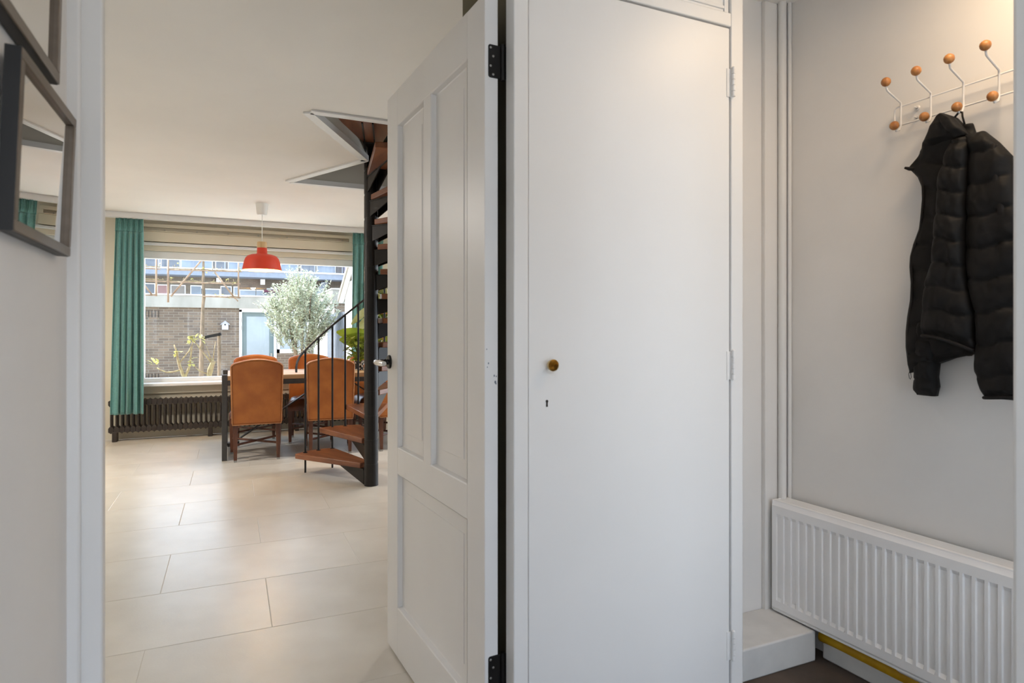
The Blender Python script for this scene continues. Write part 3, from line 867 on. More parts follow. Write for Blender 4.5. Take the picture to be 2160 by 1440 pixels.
# far sleeve, hanging behind the flap
piece('far_sleeve', [(0.565, 1.25), (0.552, 1.10), (0.548, 1.055), (0.547, 1.015), (0.556, 1.0)], [(0.63, 1.25), (0.622, 1.115), (0.616, 1.06), (0.620, 1.03), (0.612, 1.0)], 1.0, 1.25, 0.045, 0.030, quilt=0.062, seed=2, nz=50, tilt=-0.1)
# near sleeve
piece('sleeve', [(0.676, 1.77), (0.658, 1.70), (0.645, 1.663), (0.642, 1.601), (0.627, 1.443), (0.622, 1.399), (0.606, 1.352), (0.598, 1.288), (0.592, 1.213), (0.597, 1.19)],
      [(0.735, 1.77), (0.731, 1.70), (0.724, 1.585), (0.722, 1.494), (0.722, 1.42), (0.726, 1.344), (0.738, 1.297), (0.750, 1.237), (0.748, 1.19)], 1.19, 1.77, 0.085, 0.034, quilt=0.072, seed=3, tilt=0.16, bdrop=lambda s: 0.045 * s ** 2, nz=110, topT=0.25)
# sleeve cuff binding
cf = MB(); cpts = []
for i in range(25):
    s = i / 24
    cpts.append(wpt(0.597 + (0.748 - 0.597) * s, 1.19 - 0.045 * s ** 2 - 0.001, 0.086 + 0.03 * (max(0, 1 - abs(2 * s - 1) ** 3.2)) ** 0.55))
cf.tube(cpts, 0.0052, 8)
obj('cuff_binding', cf, 'jacket_trim', jk, smooth=True)
piece('cuff_inside', [(0.60, 1.20), (0.612, 1.155), (0.64, 1.13)], [(0.745, 1.20), (0.744, 1.15), (0.70, 1.13)], 1.128, 1.20, 0.03, 0.026, m='jacket_lining', seed=9, nz=20)
# right half: shoulder, back and hem
piece('back_panel', [(0.715, 1.775), (0.728, 1.739), (0.722, 1.586), (0.719, 1.421), (0.724, 1.338), (0.736, 1.282), (0.746, 1.214), (0.742, 1.118), (0.741, 1.087), (0.752, 1.049), (0.766, 1.012)],
      [(0.765, 1.775), (0.80, 1.735), (0.835, 1.686), (0.845, 1.595), (0.86, 1.521), (0.875, 1.407), (0.885, 1.2), (0.88, 1.05), (0.875, 1.012)], 1.012, 1.775, 0.080, 0.036, quilt=0.092, seed=5, tilt=-0.08, nz=130, topT=0.3)
hm_ = MB()
hm_.tube([wpt(0.766 + (0.875 - 0.766) * i / 20, 1.013 + 0.012 * (i / 20), 0.081 + 0.030 * max(0, 1 - abs(2 * i / 20 - 1) ** 3.2) ** 0.55) for i in range(21)], 0.005, 8)
obj('hem_binding', hm_, 'jacket_trim', jk, smooth=True)
# armhole gusset strip on the far right
piece('side_strip', [(0.786, 1.735), (0.792, 1.70), (0.800, 1.60), (0.815, 1.50)], [(0.805, 1.735), (0.808, 1.66), (0.820, 1.60), (0.836, 1.50)], 1.50, 1.725, 0.10, 0.014, seed=6, nz=40, nu=10, m='jacket_trim', wr=0.001)
# collar: a padded band folded over
piece('collar', [(0.632, 1.868), (0.622, 1.862), (0.600, 1.818), (0.582, 1.79), (0.570, 1.768)], [(0.642, 1.868), (0.676, 1.846), (0.702, 1.812), (0.716, 1.785), (0.735, 1.768)], 1.768, 1.868, 0.055, 0.040, seed=7, nz=40, tilt=0.5, wr=0.003, topT=0.3)
piece('collar_fold', [(0.646, 1.858), (0.652, 1.835), (0.668, 1.80), (0.690, 1.775)], [(0.655, 1.858), (0.688, 1.836), (0.712, 1.800), (0.728, 1.775)], 1.775, 1.858, 0.092, 0.016, seed=8, nz=30, nu=14, wr=0.002, topT=0.3)
zp = MB()
zt = [(0.5825, 1.70), (0.5845, 1.66), (0.5855, 1.618), (0.5815, 1.57), (0.576, 1.52), (0.562, 1.48), (0.551, 1.443), (0.549, 1.41), (0.552, 1.358), (0.551, 1.30), (0.544, 1.25), (0.539, 1.2), (0.539, 1.15), (0.545, 1.1)]
zp.tube([wpt(u, z, 0.064) for u, z in zt], 0.0035, 8)
z_ = obj('zip', zp, 'jacket_trim', jk, smooth=True)
obj('zip_pull', MB().tube([wpt(0.541, 1.075, 0.06), wpt(0.538, 1.065, 0.06), wpt(0.540, 1.052, 0.06), wpt(0.5435, 1.049, 0.06), wpt(0.546, 1.056, 0.06), wpt(0.544, 1.07, 0.06), wpt(0.541, 1.075, 0.06)], 0.0011, 6), 'black_metal', z_, smooth=True)
tipm = MB().tube([wpt(0.556, 1.720, 0.055), wpt(0.540, 1.722, 0.060), wpt(0.527, 1.728, 0.063)], [0.008, 0.006, 0.0035], 8)
obj('collar_tip', tipm, 'jacket_trim', jk, smooth=True)
lp = [wpt(0.664, 1.825, 0.055), wpt(0.671, 1.845, 0.056), wpt(0.679, 1.861, 0.046), wpt(0.688, 1.858, 0.046), wpt(0.694, 1.842, 0.056), wpt(0.700, 1.815, 0.055)]
obj('hanging_loop', MB().tube(lp, 0.0026, 8, flat=(1.0, 1.6)), 'jacket_trim', jk, smooth=True)

# ================================================================== LIVING ROOM OBJECTS
# ---- column radiator under the window
cr = thing('column_radiator', 'long dark brown cast iron column radiator under the window', 'radiator', (0.2, YW - 0.12, 0))
def rad_section():
    mb = MB()
    zt, zb, yc = 0.462, 0.088, 0.0
    for yy in (-0.045, 0.045):
        mb.tube([(0, yy, zb + 0.05), (0, yy, zt - 0.05)], 0.0105, 8, flat=(1, 1.0))
    for zz, s in ((zt, 1), (zb, -1)):
        # pointed head: hexagonal hub widening to the neighbours
        pts = [(-0.0255, zz - s * 0.06), (-0.0255, zz - s * 0.018), (-0.008, zz - s * 0.010), (0, zz), (0.008, zz - s * 0.010), (0.0255, zz - s * 0.018), (0.0255, zz - s * 0.06), (0.012, zz - s * 0.078), (-0.012, zz - s * 0.078)]
        if s < 0: pts = pts[::-1]
        mb.prism(pts, -0.062, 0.062, Matrix(((1, 0, 0, 0), (0, 0, 1, 0), (0, 1, 0, 0), (0, 0, 0, 1))))
    return mb
sec0 = obj('section', rad_section(), 'radiator_dark', cr, local=True, bevel=0.003)
x = -1.20
sec0.location = (x - 0.2, 0, 0)
while x < 1.66:
    x += 0.0515
    copy_part(sec0, cr, (x - 0.2, 0, 0))
for xx in (-1.17, -0.23, 0.72, 1.55):
    obj('foot', MB().box(xx - 0.02, xx + 0.025, YW - 0.185, YW - 0.06, 0, 0.11), 'radiator_dark', cr, bevel=0.004)

# ---- curtains
def curtain(name, label, xa, xb, xa2, xb2, n, seed):
    t = thing(name, label, 'curtain', ((xa + xb) / 2, YW - 0.25, 0.305), group=None)
    z0, z1, nz = 0.305, CZ - 0.064, 60
    nx = n * 14
    rnd = random.Random(seed)
    ph = [rnd.uniform(-0.35, 0.35) for _ in range(n + 2)]
    am = [rnd.uniform(0.55, 1.2) for _ in range(n + 2)]
    def grid(zt, zb, rows, hdr):
        vs, fs = [], []
        for j in range(rows + 1):
            z = zt + (zb - zt) * j / rows
            g = (z1 - z) / (z1 - z0)
            for i in range(nx + 1):
                s = i / nx
                l = xa + (xa2 - xa) * g ** 0.8; r = xb + (xb2 - xb) * g ** 0.8
                k = min(n - 1, int(s * n))
                f = s * n
                fk = f - k; aa = am[k] * (1 - fk) + am[k + 1] * fk
                amp = 0.040 * aa * (0.55 + 0.6 * g)
                hp = (z1 - z)
                pinch = math.exp(-((hp - 0.145) / 0.035) ** 2)
                wv = math.sin(2 * math.pi * (f + 0.16 * g * math.sin(f * 1.9 + seed))) + 0.3 * math.sin(4 * math.pi * f + 2.1 * math.sin(f * 0.8 + seed)) * g
                y = YW - 0.25 + amp * wv * (0.6 if hp < 0.145 else 1) * (1 - 0.4 * pinch) + (0.011 * math.sin(f * 18.85) * (1 - pinch) if hp < 0.145 else 0)
                x = l + (r - l) * s + 0.010 * math.sin(2 * math.pi * f * 2 + k) * g
                vs.append((x, y, z))
        W = nx + 1
        for j in range(rows):
            for i in range(nx):
                a = j * W + i
                fs.append((a, a + 1, a + W + 1, a + W))
        return MB().add(vs, fs)
    def cloth(nm, mb):
        o = obj(nm, mb, 'teal_cloth', t, smooth=True)
        sd = o.modifiers.new('thick', 'SOLIDIFY'); sd.thickness = 0.003
        return o
    cloth('heading', grid(z1, z1 - 0.145, 8, True))
    cloth('cloth', grid(z1 - 0.145, z0, nz, False))
    return t
curtain('curtain', 'gathered teal curtain at the left end of the window, hanging to the radiator', -1.142, -0.884, -1.199, -0.880, 5, 3)
curtain('curtain', 'teal curtain behind the spiral stairs at the right end of the window', 1.378, 1.76, 1.362, 1.72, 6, 8)

# ---- dining table
tb = thing('dining_table', 'long wooden dining table on a grey steel frame', 'table', (0.98, 6.83, 0))
TX0, TX1, TY0, TY1 = -0.085, 2.12, 6.38, 7.28
for x in (TX0, TX1 - 0.045):
    for y in (TY0, TY1 - 0.045):
        obj('leg', MB().box(x, x + 0.045, y, y + 0.045, 0, 0.80), 'table_steel', tb, bevel=0.003)
for y in (TY0 + 0.002, TY1 - 0.042):
    obj('frame_rail', MB().box(TX0 + 0.045, TX1 - 0.045, y, y + 0.04, 0.70, 0.745), 'table_steel', tb, bevel=0.003)
for x in (TX0 + 0.002, TX1 - 0.042):
    obj('frame_rail', MB().box(x, x + 0.04, TY0 + 0.045, TY1 - 0.045, 0.70, 0.745), 'table_steel', tb, bevel=0.003)
    obj('floor_rail', MB().box(x, x + 0.04, TY0 + 0.045, TY1 - 0.045, 0.06, 0.10), 'table_steel', tb, bevel=0.003)
nb = 5
for i in range(nb):
    ya = TY0 + 0.004 + (TY1 - TY0 - 0.008) * i / nb; yb = TY0 + 0.004 + (TY1 - TY0 - 0.008) * (i + 1) / nb
    obj('plank', MB().box(TX0 + 0.047, TX1 - 0.047, ya + 0.001, yb - 0.001, 0.746, 0.79), 'table_wood', tb, bevel=0.004)
for xa, xb in ((0.0, 0.92), (2.04, 1.12)):
    M = None
    d = Vector((xb - xa, 0, 0.62)); L = d.length
    ang = math.atan2(d.z, d.x)
    mb = MB().box(0, L, -0.03, 0.03, -0.006, 0.006, Matrix.Translation((xa, 6.83, 0.085)) @ Matrix.Rotation(-ang, 4, 'Y'))
    obj('brace', mb, 'table_steel', tb, bevel=0.002)
    obj('brace_foot', MB().box(xa - 0.04, xa + 0.07, 6.79, 6.87, 0.06, 0.10), 'table_steel', tb, bevel=0.004)

# ---- chairs
def make_chair():
    t = thing('dining_chair', '', 'chair')
    # local: sitter faces +y, back at y=0
    Wb, th = 0.46, 0.075
    out = []
    zlo, zhi = 0.345, 0.905
    out = [(-Wb / 2 + 0.012, zlo), (Wb / 2 - 0.012, zlo)]
    n = 16
    for i in range(n + 1):
        s = i / n
        x = Wb / 2 - Wb * s
        edge = min(s, 1 - s)
        z = zhi + 0.045 * math.sin(math.pi * s) - 0.014 * max(0, 1 - edge / 0.05) ** 2
        out.append((x, z))
    M = Matrix(((1, 0, 0, 0), (0, math.tan(R(-3)), 1, -0.0), (0, 1, 0, 0), (0, 0, 0, 1)))
    mb = MB().prism(out, -th / 2, th / 2, M)
    bk = obj('backrest', mb, 'leather', t, local=True, bevel=0.02, seg=4)
    pts = [M @ Vector((x * 0.965, zlo + (z - zlo) * 0.988, -th / 2 + 0.010)) for x, z in out]
    pts += [pts[0]]
    obj('piping', MB().tube([p + Vector((0, -0.010, 0)) for p in pts], 0.0045, 6), 'piping_leather', bk, smooth=True, local=True)
    # seat: domed cushion
    nx, ny = 14, 14
    vs, fs = [], []
    for side in (1, 0):
        for j in range(ny + 1):
            for i in range(nx + 1):
                a, b = i / nx, j / ny
                w = 0.232 + 0.008 * b
                x = (2 * a - 1) * w; y = 0.03 + 0.45 * b
                e = (1 - abs(2 * a - 1) ** 4) * (1 - abs(2 * b - 1) ** 5)
                z = 0.40 + 0.095 * (max(0, e) ** 0.45) if side else 0.355
                vs.append((x, y, z))
    n1 = (nx + 1) * (ny + 1); W = nx + 1
    for j in range(ny):
        for i in range(nx):
            a = j * W + i
            fs += [(a, a + 1, a + W + 1, a + W), (n1 + a, n1 + a + W, n1 + a + W + 1, n1 + a + 1)]
    for i in range(nx):
        fs += [(i, n1 + i, n1 + i + 1, i + 1), (ny * W + i, ny * W + i + 1, n1 + ny * W + i + 1, n1 + ny * W + i)]
    for j in range(ny):
        a = j * W; fs.append((a, a + W, n1 + a + W, n1 + a))
        a = j * W + nx; fs.append((a, n1 + a, n1 + a + W, a + W))
    obj('seat', MB().add(vs, fs), 'leather_seat', t, smooth=True, local=True, auto=50)
    LG = [(-0.185, 0.0), (0.185, 0.0), (-0.215, 0.43), (0.215, 0.43)]
    for k, (x, y) in enumerate(LG):
        y2 = y - 0.02 if y < 0.1 else y
        def sq(cx, cy, z, r): return [(cx - r, cy - r, z), (cx + r, cy - r, z), (cx + r, cy + r, z), (cx - r, cy + r, z)]
        vs = sq(x, y, 0.37, 0.023) + sq(x, y2, 0.018, 0.014)
        lg = obj('leg', MB().add(vs, [(0, 1, 2, 3), (7, 6, 5, 4), (0, 4, 5, 1), (1, 5, 6, 2), (2, 6, 7, 3), (3, 7, 4, 0)]), 'chair_wood', t, local=True, bevel=0.002)
        obj('glide', MB().add(sq(x, y2, 0.0, 0.0135) + sq(x, y2, 0.018, 0.0142), [(3, 2, 1, 0), (4, 5, 6, 7), (0, 1, 5, 4), (1, 2, 6, 5), (2, 3, 7, 6), (3, 0, 4, 7)]), 'steel', lg, local=True)
    for p, q in ((LG[0], LG[3]), (LG[1], LG[2])):
        obj('stretcher', MB().tube([(p[0], p[1], 0.155), (q[0], q[1], 0.155)], 0.011, 6), 'chair_wood', t, local=True)
    return t
CH = make_chair()
places = [((0.215, 6.30, 0), 0.0, 'tan leather dining chair at the table end nearest the teal curtain, back to the hall'),
          ((0.885, 6.33, 0), R(-4), 'tan leather dining chair seen through the balusters of the spiral stairs'),
          ((1.56, 6.30, 0), R(2), 'tan leather dining chair half hidden behind the stair pole, back to the hall'),
          ((0.245, 7.50, 0), R(180), 'tan leather dining chair on the window side, directly opposite the end chair'),
          ((0.815, 7.50, 0), R(176), 'tan leather dining chair on the window side in the middle of the table'),
          ((1.50, 7.48, 0), R(183), 'tan leather dining chair on the window side next to the green plants')]
for i, (loc, rz, lab) in enumerate(places):
    if i == 0:
        CH.location = loc; CH.rotation_euler = (0, 0, rz); CH['label'] = lab; CH['group'] = 'dining chairs around the table'
    else:
        dup(CH, loc, rz, lab, 'dining chairs around the table')

# ---- pendant lamp
PX, PY = 0.28, 6.81
pl = thing('pendant_lamp', 'red pendant lamp with wooden neck hanging over the dining table', 'lamp', (PX, PY, 1.82))
T0 = Matrix.Translation((PX, PY, 0))
obj('ceiling_cup', MB().lathe([(0.064, CZ), (0.062, CZ - 0.01), (0.050, CZ - 0.105), (0.040, CZ - 0.115)], 28, T0), 'lamp_white', pl, smooth=True, auto=40)
obj('cord', MB().tube([(PX, PY, CZ - 0.11), (PX, PY, 2.10)], 0.0035, 8), 'lamp_white', pl, smooth=True)
obj('neck', MB().lathe([(0.045, 2.112), (0.0465, 2.108), (0.0475, 2.052), (0.03, 2.05)], 28, T0), 'lamp_wood', pl, smooth=True, auto=40)
prof = [(0.046, 2.052), (0.0475, 2.048), (0.0495, 1.998), (0.060, 1.990), (0.105, 1.982), (0.138, 1.968), (0.158, 1.945), (0.170, 1.913), (0.180, 1.865), (0.189, 1.825)]
shd = obj('shade', MB().lathe(prof, 48, T0, cap=False), 'lamp_red', pl, smooth=True)
inn = [(r - 0.0035, z - 0.003) for r, z in prof[3:]]
inn[-1] = (0.1875, 1.8245)
si = obj('shade_lining', MB().lathe([(0.002, 1.981)] + inn + [(0.189, 1.8248)], 48, T0, cap=False), 'lamp_inside', shd, smooth=True)
si['label'] = 'pale yellow inside of the shade'
obj('bulb', MB().ball((PX, PY, 1.895), 0.032), 'bulb', pl, smooth=True)
ld = bpy.data.lights.new('pendant_light', 'POINT'); ld.energy = PENDANT; ld.color = (1, 0.82, 0.6); ld.shadow_soft_size = 0.04
lo = bpy.data.objects.new('pendant_light', ld); COL.objects.link(lo); lo.location = (0, 0, 0.03); lo.parent = pl
# ---- ceiling lamps out of view; the two living room ones are added fill light
def ceiling_lamp(label, x, y, e, col, r=0.16):
    t = thing('ceiling_lamp', label, 'lamp', (x, y, CZ - 0.09))
    TT = Matrix.Translation((x, y, 0))
    obj('base', MB().lathe([(r * 0.6, CZ), (r * 0.6, CZ - 0.02)], 24, TT), 'lamp_white', t, smooth=True, auto=40)
    obj('diffuser', MB().lathe([(r, CZ - 0.02), (r, CZ - 0.05), (r * 0.8, CZ - 0.08), (0.01, CZ - 0.09)], 24, TT), 'lamp_white', t, smooth=True, auto=40)
    d = bpy.data.lights.new('lamp_light', 'AREA'); d.shape = 'DISK'; d.size = r * 2; d.energy = e; d.color = col
    o = bpy.data.objects.new('lamp_light', d); COL.objects.link(o); o.parent = t; o.location = (0, 0, -0.012)
ceiling_lamp('round white ceiling lamp in the entrance hall', 1.72, 0.82, HALL_LAMP, (1.0, 0.74, 0.48))
ceiling_lamp('added unseen ceiling lamp brightening the left of the living room', -1.9, 5.6, LIVING_FILL, (1.0, 0.96, 0.91))
ceiling_lamp('added unseen ceiling lamp brightening the room beyond the spiral stairs', 2.9, 5.8, LIVING_FILL, (1.0, 0.96, 0.91))

# ---- spiral stairs
SX, SY = 0.997, 4.913
st = thing('spiral_staircase', 'spiral staircase with black centre pole and brown wooden treads', 'staircase', (SX, SY, 0))
po = obj('pole', MB().tube([(SX, SY, 0), (SX, SY, 3.75)], 0.052, 28), 'stair_metal', st, smooth=True, auto=40)
z = 0.17
for k in range(13):
    obj('collar', MB().lathe([(0.0525, 0), (0.0535, 0.001), (0.0535, 0.004), (0.0525, 0.005)], 28, Matrix.Translation((SX, SY, 0.135 + 0.19 * k))), 'stair_metal', po, smooth=True, auto=40)
RT = 0.85
STEP = 16.8
def tread_poly(c):
    a0, a1 = R(c - 13.2), R(c + 13.2)
    pts = []
    for rr, a in ((RT * 0.97, a0), (RT, R(c - 4)), (RT, R(c + 4)), (RT * 0.97, a1)):
        pts.append((rr * math.cos(a), rr * math.sin(a)))
    # inner end: narrow, at the pole
    ca, sa = math.cos(R(c)), math.sin(R(c))
    pts.append((0.075 * ca - 0.05 * sa, 0.075 * sa + 0.05 * ca))
    pts.append((0.075 * ca + 0.05 * sa, 0.075 * sa - 0.05 * ca))
    return pts
tr0 = None
for k in range(14):
    c = 115 - STEP * k
    z = 0.17 + 0.19 * k
    if tr0 is None:
        t_ = obj('tread', MB().prism(tread_poly(0), -0.042, 0), 'tread_wood', st, local=True, bevel=0.005)
        br = MB()
        br.prism([(0.045, 0), (0.40, 0), (0.045, -0.115)], -0.004, 0.004, Matrix(((1, 0, 0, 0), (0, 0, 1, -0.035), (0, 1, 0, -0.05), (0, 0, 0, 1))))
        br.prism([(0.045, 0), (0.40, 0), (0.045, -0.115)], -0.004, 0.004, Matrix(((1, 0, 0, 0), (0, 0, 1, 0.035), (0, 1, 0, -0.05), (0, 0, 0, 1))))
        br.box(0.045, 0.74, -0.04, -0.03, -0.05, -0.042).box(0.045, 0.74, 0.03, 0.04, -0.05, -0.042)
        br.box(0.045, 0.30, -0.045, 0.045, -0.05, -0.043)
        br.lathe([(0.0545, -0.17), (0.0545, 0.0)], 24)
        bo = obj('bracket', br, 'stair_metal', t_, local=True)
        t_.location = (0, 0, z); t_.rotation_euler = (0, 0, R(c)); tr0 = t_
    else:
        copy_part(tr0, st, (0, 0, z), (0, 0, R(c)))
# balusters + handrail (radius 0.79)
RB = 0.79
def sp(a, z, r=RB): return Vector((SX + r * math.cos(R(a)), SY + r * math.sin(R(a)), z))
def rail_z(a): return 1.045 + (122.5 - a) / STEP * 0.19
angs = [122.5, 113.0, 103.6] + [103.6 - 8.4 * i for i in range(1, 25)]
for i, a in enumerate(angs):
    if i == 0: zb = 0.0
    elif i == 2: zb = 0.0
    elif i == 1: zb = 0.168
    else:
        kk = max(0, min(13, int(round((115 - a) / STEP))))
        zb = 0.165 + 0.19 * kk
    b_o = obj('baluster', MB().tube([sp(a, zb), sp(a, rail_z(a) - 0.004)], 0.0085, 8), 'stair_metal', st, smooth=True, auto=50)
    if zb > 0:
        obj('foot_plate', MB().lathe([(0.018, 0), (0.018, 0.004)], 12, Matrix.Translation(sp(a, zb + 0.004))), 'stair_metal', b_o)
    else:
        obj('foot_plate', MB().lathe([(0.018, 0), (0.018, 0.004)], 12, Matrix.Translation(sp(a, 0.171))), 'stair_metal', b_o)
hp = [sp(129.5, rail_z(129.5) - 0.105), sp(129.6, rail_z(129.5) - 0.06), sp(128.8, rail_z(129.0) - 0.025), sp(127.0, rail_z(127.2) - 0.004)]
a = 124.0
while a > -100:
    hp.append(sp(a, rail_z(a))); a -= 5.6
obj('handrail', MB().tube(hp, 0.0165, 8, flat=(1.1, 0.55)), 'stair_metal', st, smooth=True, auto=50)

# ---- plants indoors
def leaf_mesh(L, W, droop=0.3, fold=0.15, nseg=8, wave=0.0):
    vs, fs = [], []
    for i in range(nseg + 1):
        s = i / nseg
        w = W * math.sin(math.pi * min(1, (s * 0.94 + 0.04))) ** 0.75
        x = L * (s - 0.0)
        z = -droop * L * s * s
        zz = fold * w
        wv = wave * math.sin(s * 17)
        vs += [(x, -w, z + zz + wv), (x, -w * 0.5, z + zz * 0.4), (x, 0, z), (x, w * 0.5, z + zz * 0.4), (x, w, z + zz - wv)]
    for i in range(nseg):
        for k in range(4):
            a = i * 5 + k
            fs.append((a, a + 1, a + 6, a + 5))
    return MB().add(vs, fs)
def plant_big(name, label, loc, spec, potr, poth, potm, stemm='leaf_green'):
    t = thing(name, label, 'plant', loc)
    L0 = Vector(loc)
    T_ = Matrix.Translation(loc)
    obj('pot', MB().lathe([(potr * 0.75, 0), (potr, poth), (potr * 0.9, poth), (potr * 0.88, poth * 0.88)], 24, T_), potm, t, smooth=True, auto=40)
    obj('soil', MB().lathe([(potr * 0.88, poth * 0.88), (0.005, poth * 0.9)], 16, T_), 'soil', t)
    for root, tip, W, roll, dr, m_ in spec:       # leaf from root to tip, its face turned by roll
        base = L0 + Vector((0, 0, poth * 0.88))
        root, tip = L0 + Vector(root), L0 + Vector(tip)
        mid = base.lerp(root, 0.6) + Vector((0, 0, 0.08 * (root - base).length))
        obj('stem', MB().tube([base, mid, root], [0.007, 0.005, 0.004], 6), stemm, t, smooth=True)
        d = tip - root
        q = d.to_track_quat('X', 'Z').to_matrix().to_4x4()
        M = Matrix.Translation(root) @ q @ Matrix.Rotation(roll, 4, 'X')
        lm = leaf_mesh(d.length, W, dr, 0.18)
        obj('leaf', MB().add([M @ Vector(p) for p in lm.v], lm.f), m_, t, smooth=True)
    return t
PI = math.pi
spec = [((-0.22, -0.02, 0.33), (-0.66, -0.05, 0.42), 0.085, R(62), 0.05, 'leaf_green'), ((-0.20, 0.02, 0.28), (-0.62, 0.0, 0.34), 0.11, R(50), 0.05, 'leaf_green'),
        ((-0.18, 0.0, 0.62), (-0.44, 0.0, 0.44), 0.06, R(75), 0.1, 'leaf_pale'), ((-0.24, 0.03, 0.72), (-0.50, 0.03, 0.50), 0.045, R(70), 0.1, 'leaf_pale'),
        ((-0.16, 0.0, 0.22), (-0.52, -0.05, 0.10), 0.05, R(40), 0.05, 'leaf_green'), ((-0.1, 0.05, 0.40), (-0.35, 0.05, 0.56), 0.07, R(60), 0.1, 'leaf_green'),
        ((0.05, 0.0, 0.5), (0.15, 0.0, 0.8), 0.08, R(20), 0.1, 'leaf_green'), ((0.0, -0.05, 0.35), (-0.2, -0.2, 0.52), 0.07, R(20), 0.1, 'leaf_green')]
plant_big('banana_plant', 'banana plant with broad yellow green leaves on the table beside the stairs', (1.70, 7.05, 0.791), spec, 0.10, 0.16, 'terracotta')
# bushy plant in patterned pot on the table
def bushy(name, label, loc, r, h, n, potr, poth, potm, leafm, ll, seed, lw=0.35):
    t = thing(name, label, 'plant', loc)
    rnd = random.Random(seed)
    T_ = Matrix.Translation(loc)
    obj('pot', MB().lathe([(potr * 0.8, 0), (potr, poth), (potr * 0.9, poth), (potr * 0.88, poth * 0.86)], 24, T_), potm, t, smooth=True, auto=40)
    obj('soil', MB().lathe([(potr * 0.88, poth * 0.86), (0.004, poth * 0.88)], 16, T_), 'soil', t)
    mb = MB()
    for i in range(n):
        az = rnd.uniform(0, 2 * PI); s = rnd.random() ** 0.6
        hh = poth + h * rnd.uniform(0.1, 1)
        p = Vector(loc) + Vector((math.cos(az) * r * s, math.sin(az) * r * s, hh))
        M = Matrix.Translation(p) @ Matrix.Rotation(az + rnd.uniform(-0.6, 0.6), 4, 'Z') @ Matrix.Rotation(-rnd.uniform(-0.4, 0.9), 4, 'Y')
        lm = leaf_mesh(ll * rnd.uniform(0.7, 1.2), ll * lw, 0.4, 0.2, 4)
        mb.add([M @ Vector(q) for q in lm.v], lm.f)
    o = obj('foliage', mb, leafm, t, smooth=True); o['kind'] = 'stuff'
    sm = MB()
    for i in range(7):
        az = i * 0.9
        sm.tube([Vector(loc) + Vector((0, 0, poth * 0.8)), Vector(loc) + Vector((math.cos(az) * r * 0.3, math.sin(az) * r * 0.3, poth + h * 0.5)), Vector(loc) + Vector((math.cos(az) * r * 0.7, math.sin(az) * r * 0.7, poth + h * 0.85))], 0.003, 5)
    obj('stems', sm, 'leaf_green', t)
    return t
bushy('potted_plant', 'bushy green plant in a black and white patterned pot on the table', (1.262, 6.86, 0.791), 0.13, 0.27, 150, 0.055, 0.10, 'pot_pattern', 'leaf_green', 0.075, 5)
bushy('potted_plant', 'bushy green plant in a terracotta pot on the table', (1.46, 6.70, 0.791), 0.12, 0.25, 90, 0.06, 0.10, 'terracotta', 'leaf_green', 0.08, 6)
# wall shelf with two plants seen between the treads
sf = thing('plant_shelf', 'narrow brown plant shelf unit standing beside the window behind the stairs', 'shelf', (1.80, 7.7, 0))
for xx in (1.60, 1.98):
    for yy in (7.60, 7.78):
        obj('post', MB().box(xx, xx + 0.02, yy, yy + 0.02, 0, 1.50), 'stair_metal', sf)
for zz in (0.30, 0.70, 1.10, 1.42):
    obj('board', MB().box(1.59, 2.01, 7.59, 7.81, zz, zz + 0.022), 'tread_wood', sf, bevel=0.003)
bushy('potted_plant', 'spiky pale green plant on the top board of the plant shelf', (1.70, 7.70, 1.443), 0.06, 0.26, 40, 0.055, 0.09, 'pot_white', 'leaf_pale', 0.20, 7, 0.12)
bushy('potted_plant', 'broad bright green plant on the second board of the plant shelf', (1.70, 7.70, 1.123), 0.07, 0.18, 26, 0.06, 0.09, 'terracotta', 'leaf_green', 0.15, 8, 0.4)
bushy('potted_plant', 'low green plant on the third board of the plant shelf', (1.74, 7.72, 0.723), 0.06, 0.2, 30, 0.06, 0.1, 'terracotta', 'leaf_green', 0.12, 9, 0.4)

# ================================================================== GARDEN
GZ = -0.32
struct('ground', MB().box(-60, 60, -40, 80, GZ - 0.1, GZ), 'paving', 'grey brown paved ground around the house', 'ground')
# ---- garden shed at the back
sd = thing('garden_shed', 'brown brick garden shed with pale concrete fascia at the back of the garden', 'shed', (0, 17.3, GZ))
sdx0, sdx1, sy = -6.0, 1.94, 17.0
dx0, dx1, dzt = 0.17, 1.04, 1.76
wx0, wx1, wz0 = 1.06, 1.85, 0.66
mb = MB().box(sdx0, dx0, sy, sy + 0.2, GZ, 1.8).box(wx1, 1.86, sy, sy + 0.2, GZ, 1.8).box(dx1, wx1, sy, sy + 0.2, GZ, wz0)
mb.box(sdx0, sdx0 + 0.2, sy + 0.2, sy + 3, GZ, 1.8).box(sdx0, 1.86, sy + 3, sy + 3.2, GZ, 1.8)
obj('wall', mb, 'brick', sd)
obj('fascia', MB().box(sdx0 - 0.05, 1.87, sy - 0.06, sy + 0.1, 1.79, 2.085), 'concrete', sd, bevel=0.01)
obj('roof_edge', MB().box(sdx0 - 0.05, 1.87, sy - 0.08, sy + 0.15, 2.085, 2.115), 'white_frame', sd)
obj('roof', MB().box(sdx0, 1.86, sy + 0.1, sy + 3.2, 2.0, 2.08), 'roof_felt', sd)
dd = obj('door', MB().box(dx0 + 0.06, dx1 - 0.06, sy + 0.06, sy + 0.11, GZ, dzt - 0.06), 'door_grey', sd)
obj('door_frame', MB().box(dx0, dx0 + 0.06, sy - 0.02, sy + 0.12, GZ, dzt).box(dx1 - 0.06, dx1, sy - 0.02, sy + 0.12, GZ, dzt).box(dx0, dx1, sy - 0.02, sy + 0.12, dzt - 0.06, dzt + 0.04), 'white_frame', sd)
obj('pane', MB().box(dx0 + 0.17, dx1 - 0.17, sy + 0.052, sy + 0.06, 0.32, dzt - 0.17), 'pane_grey', dd)
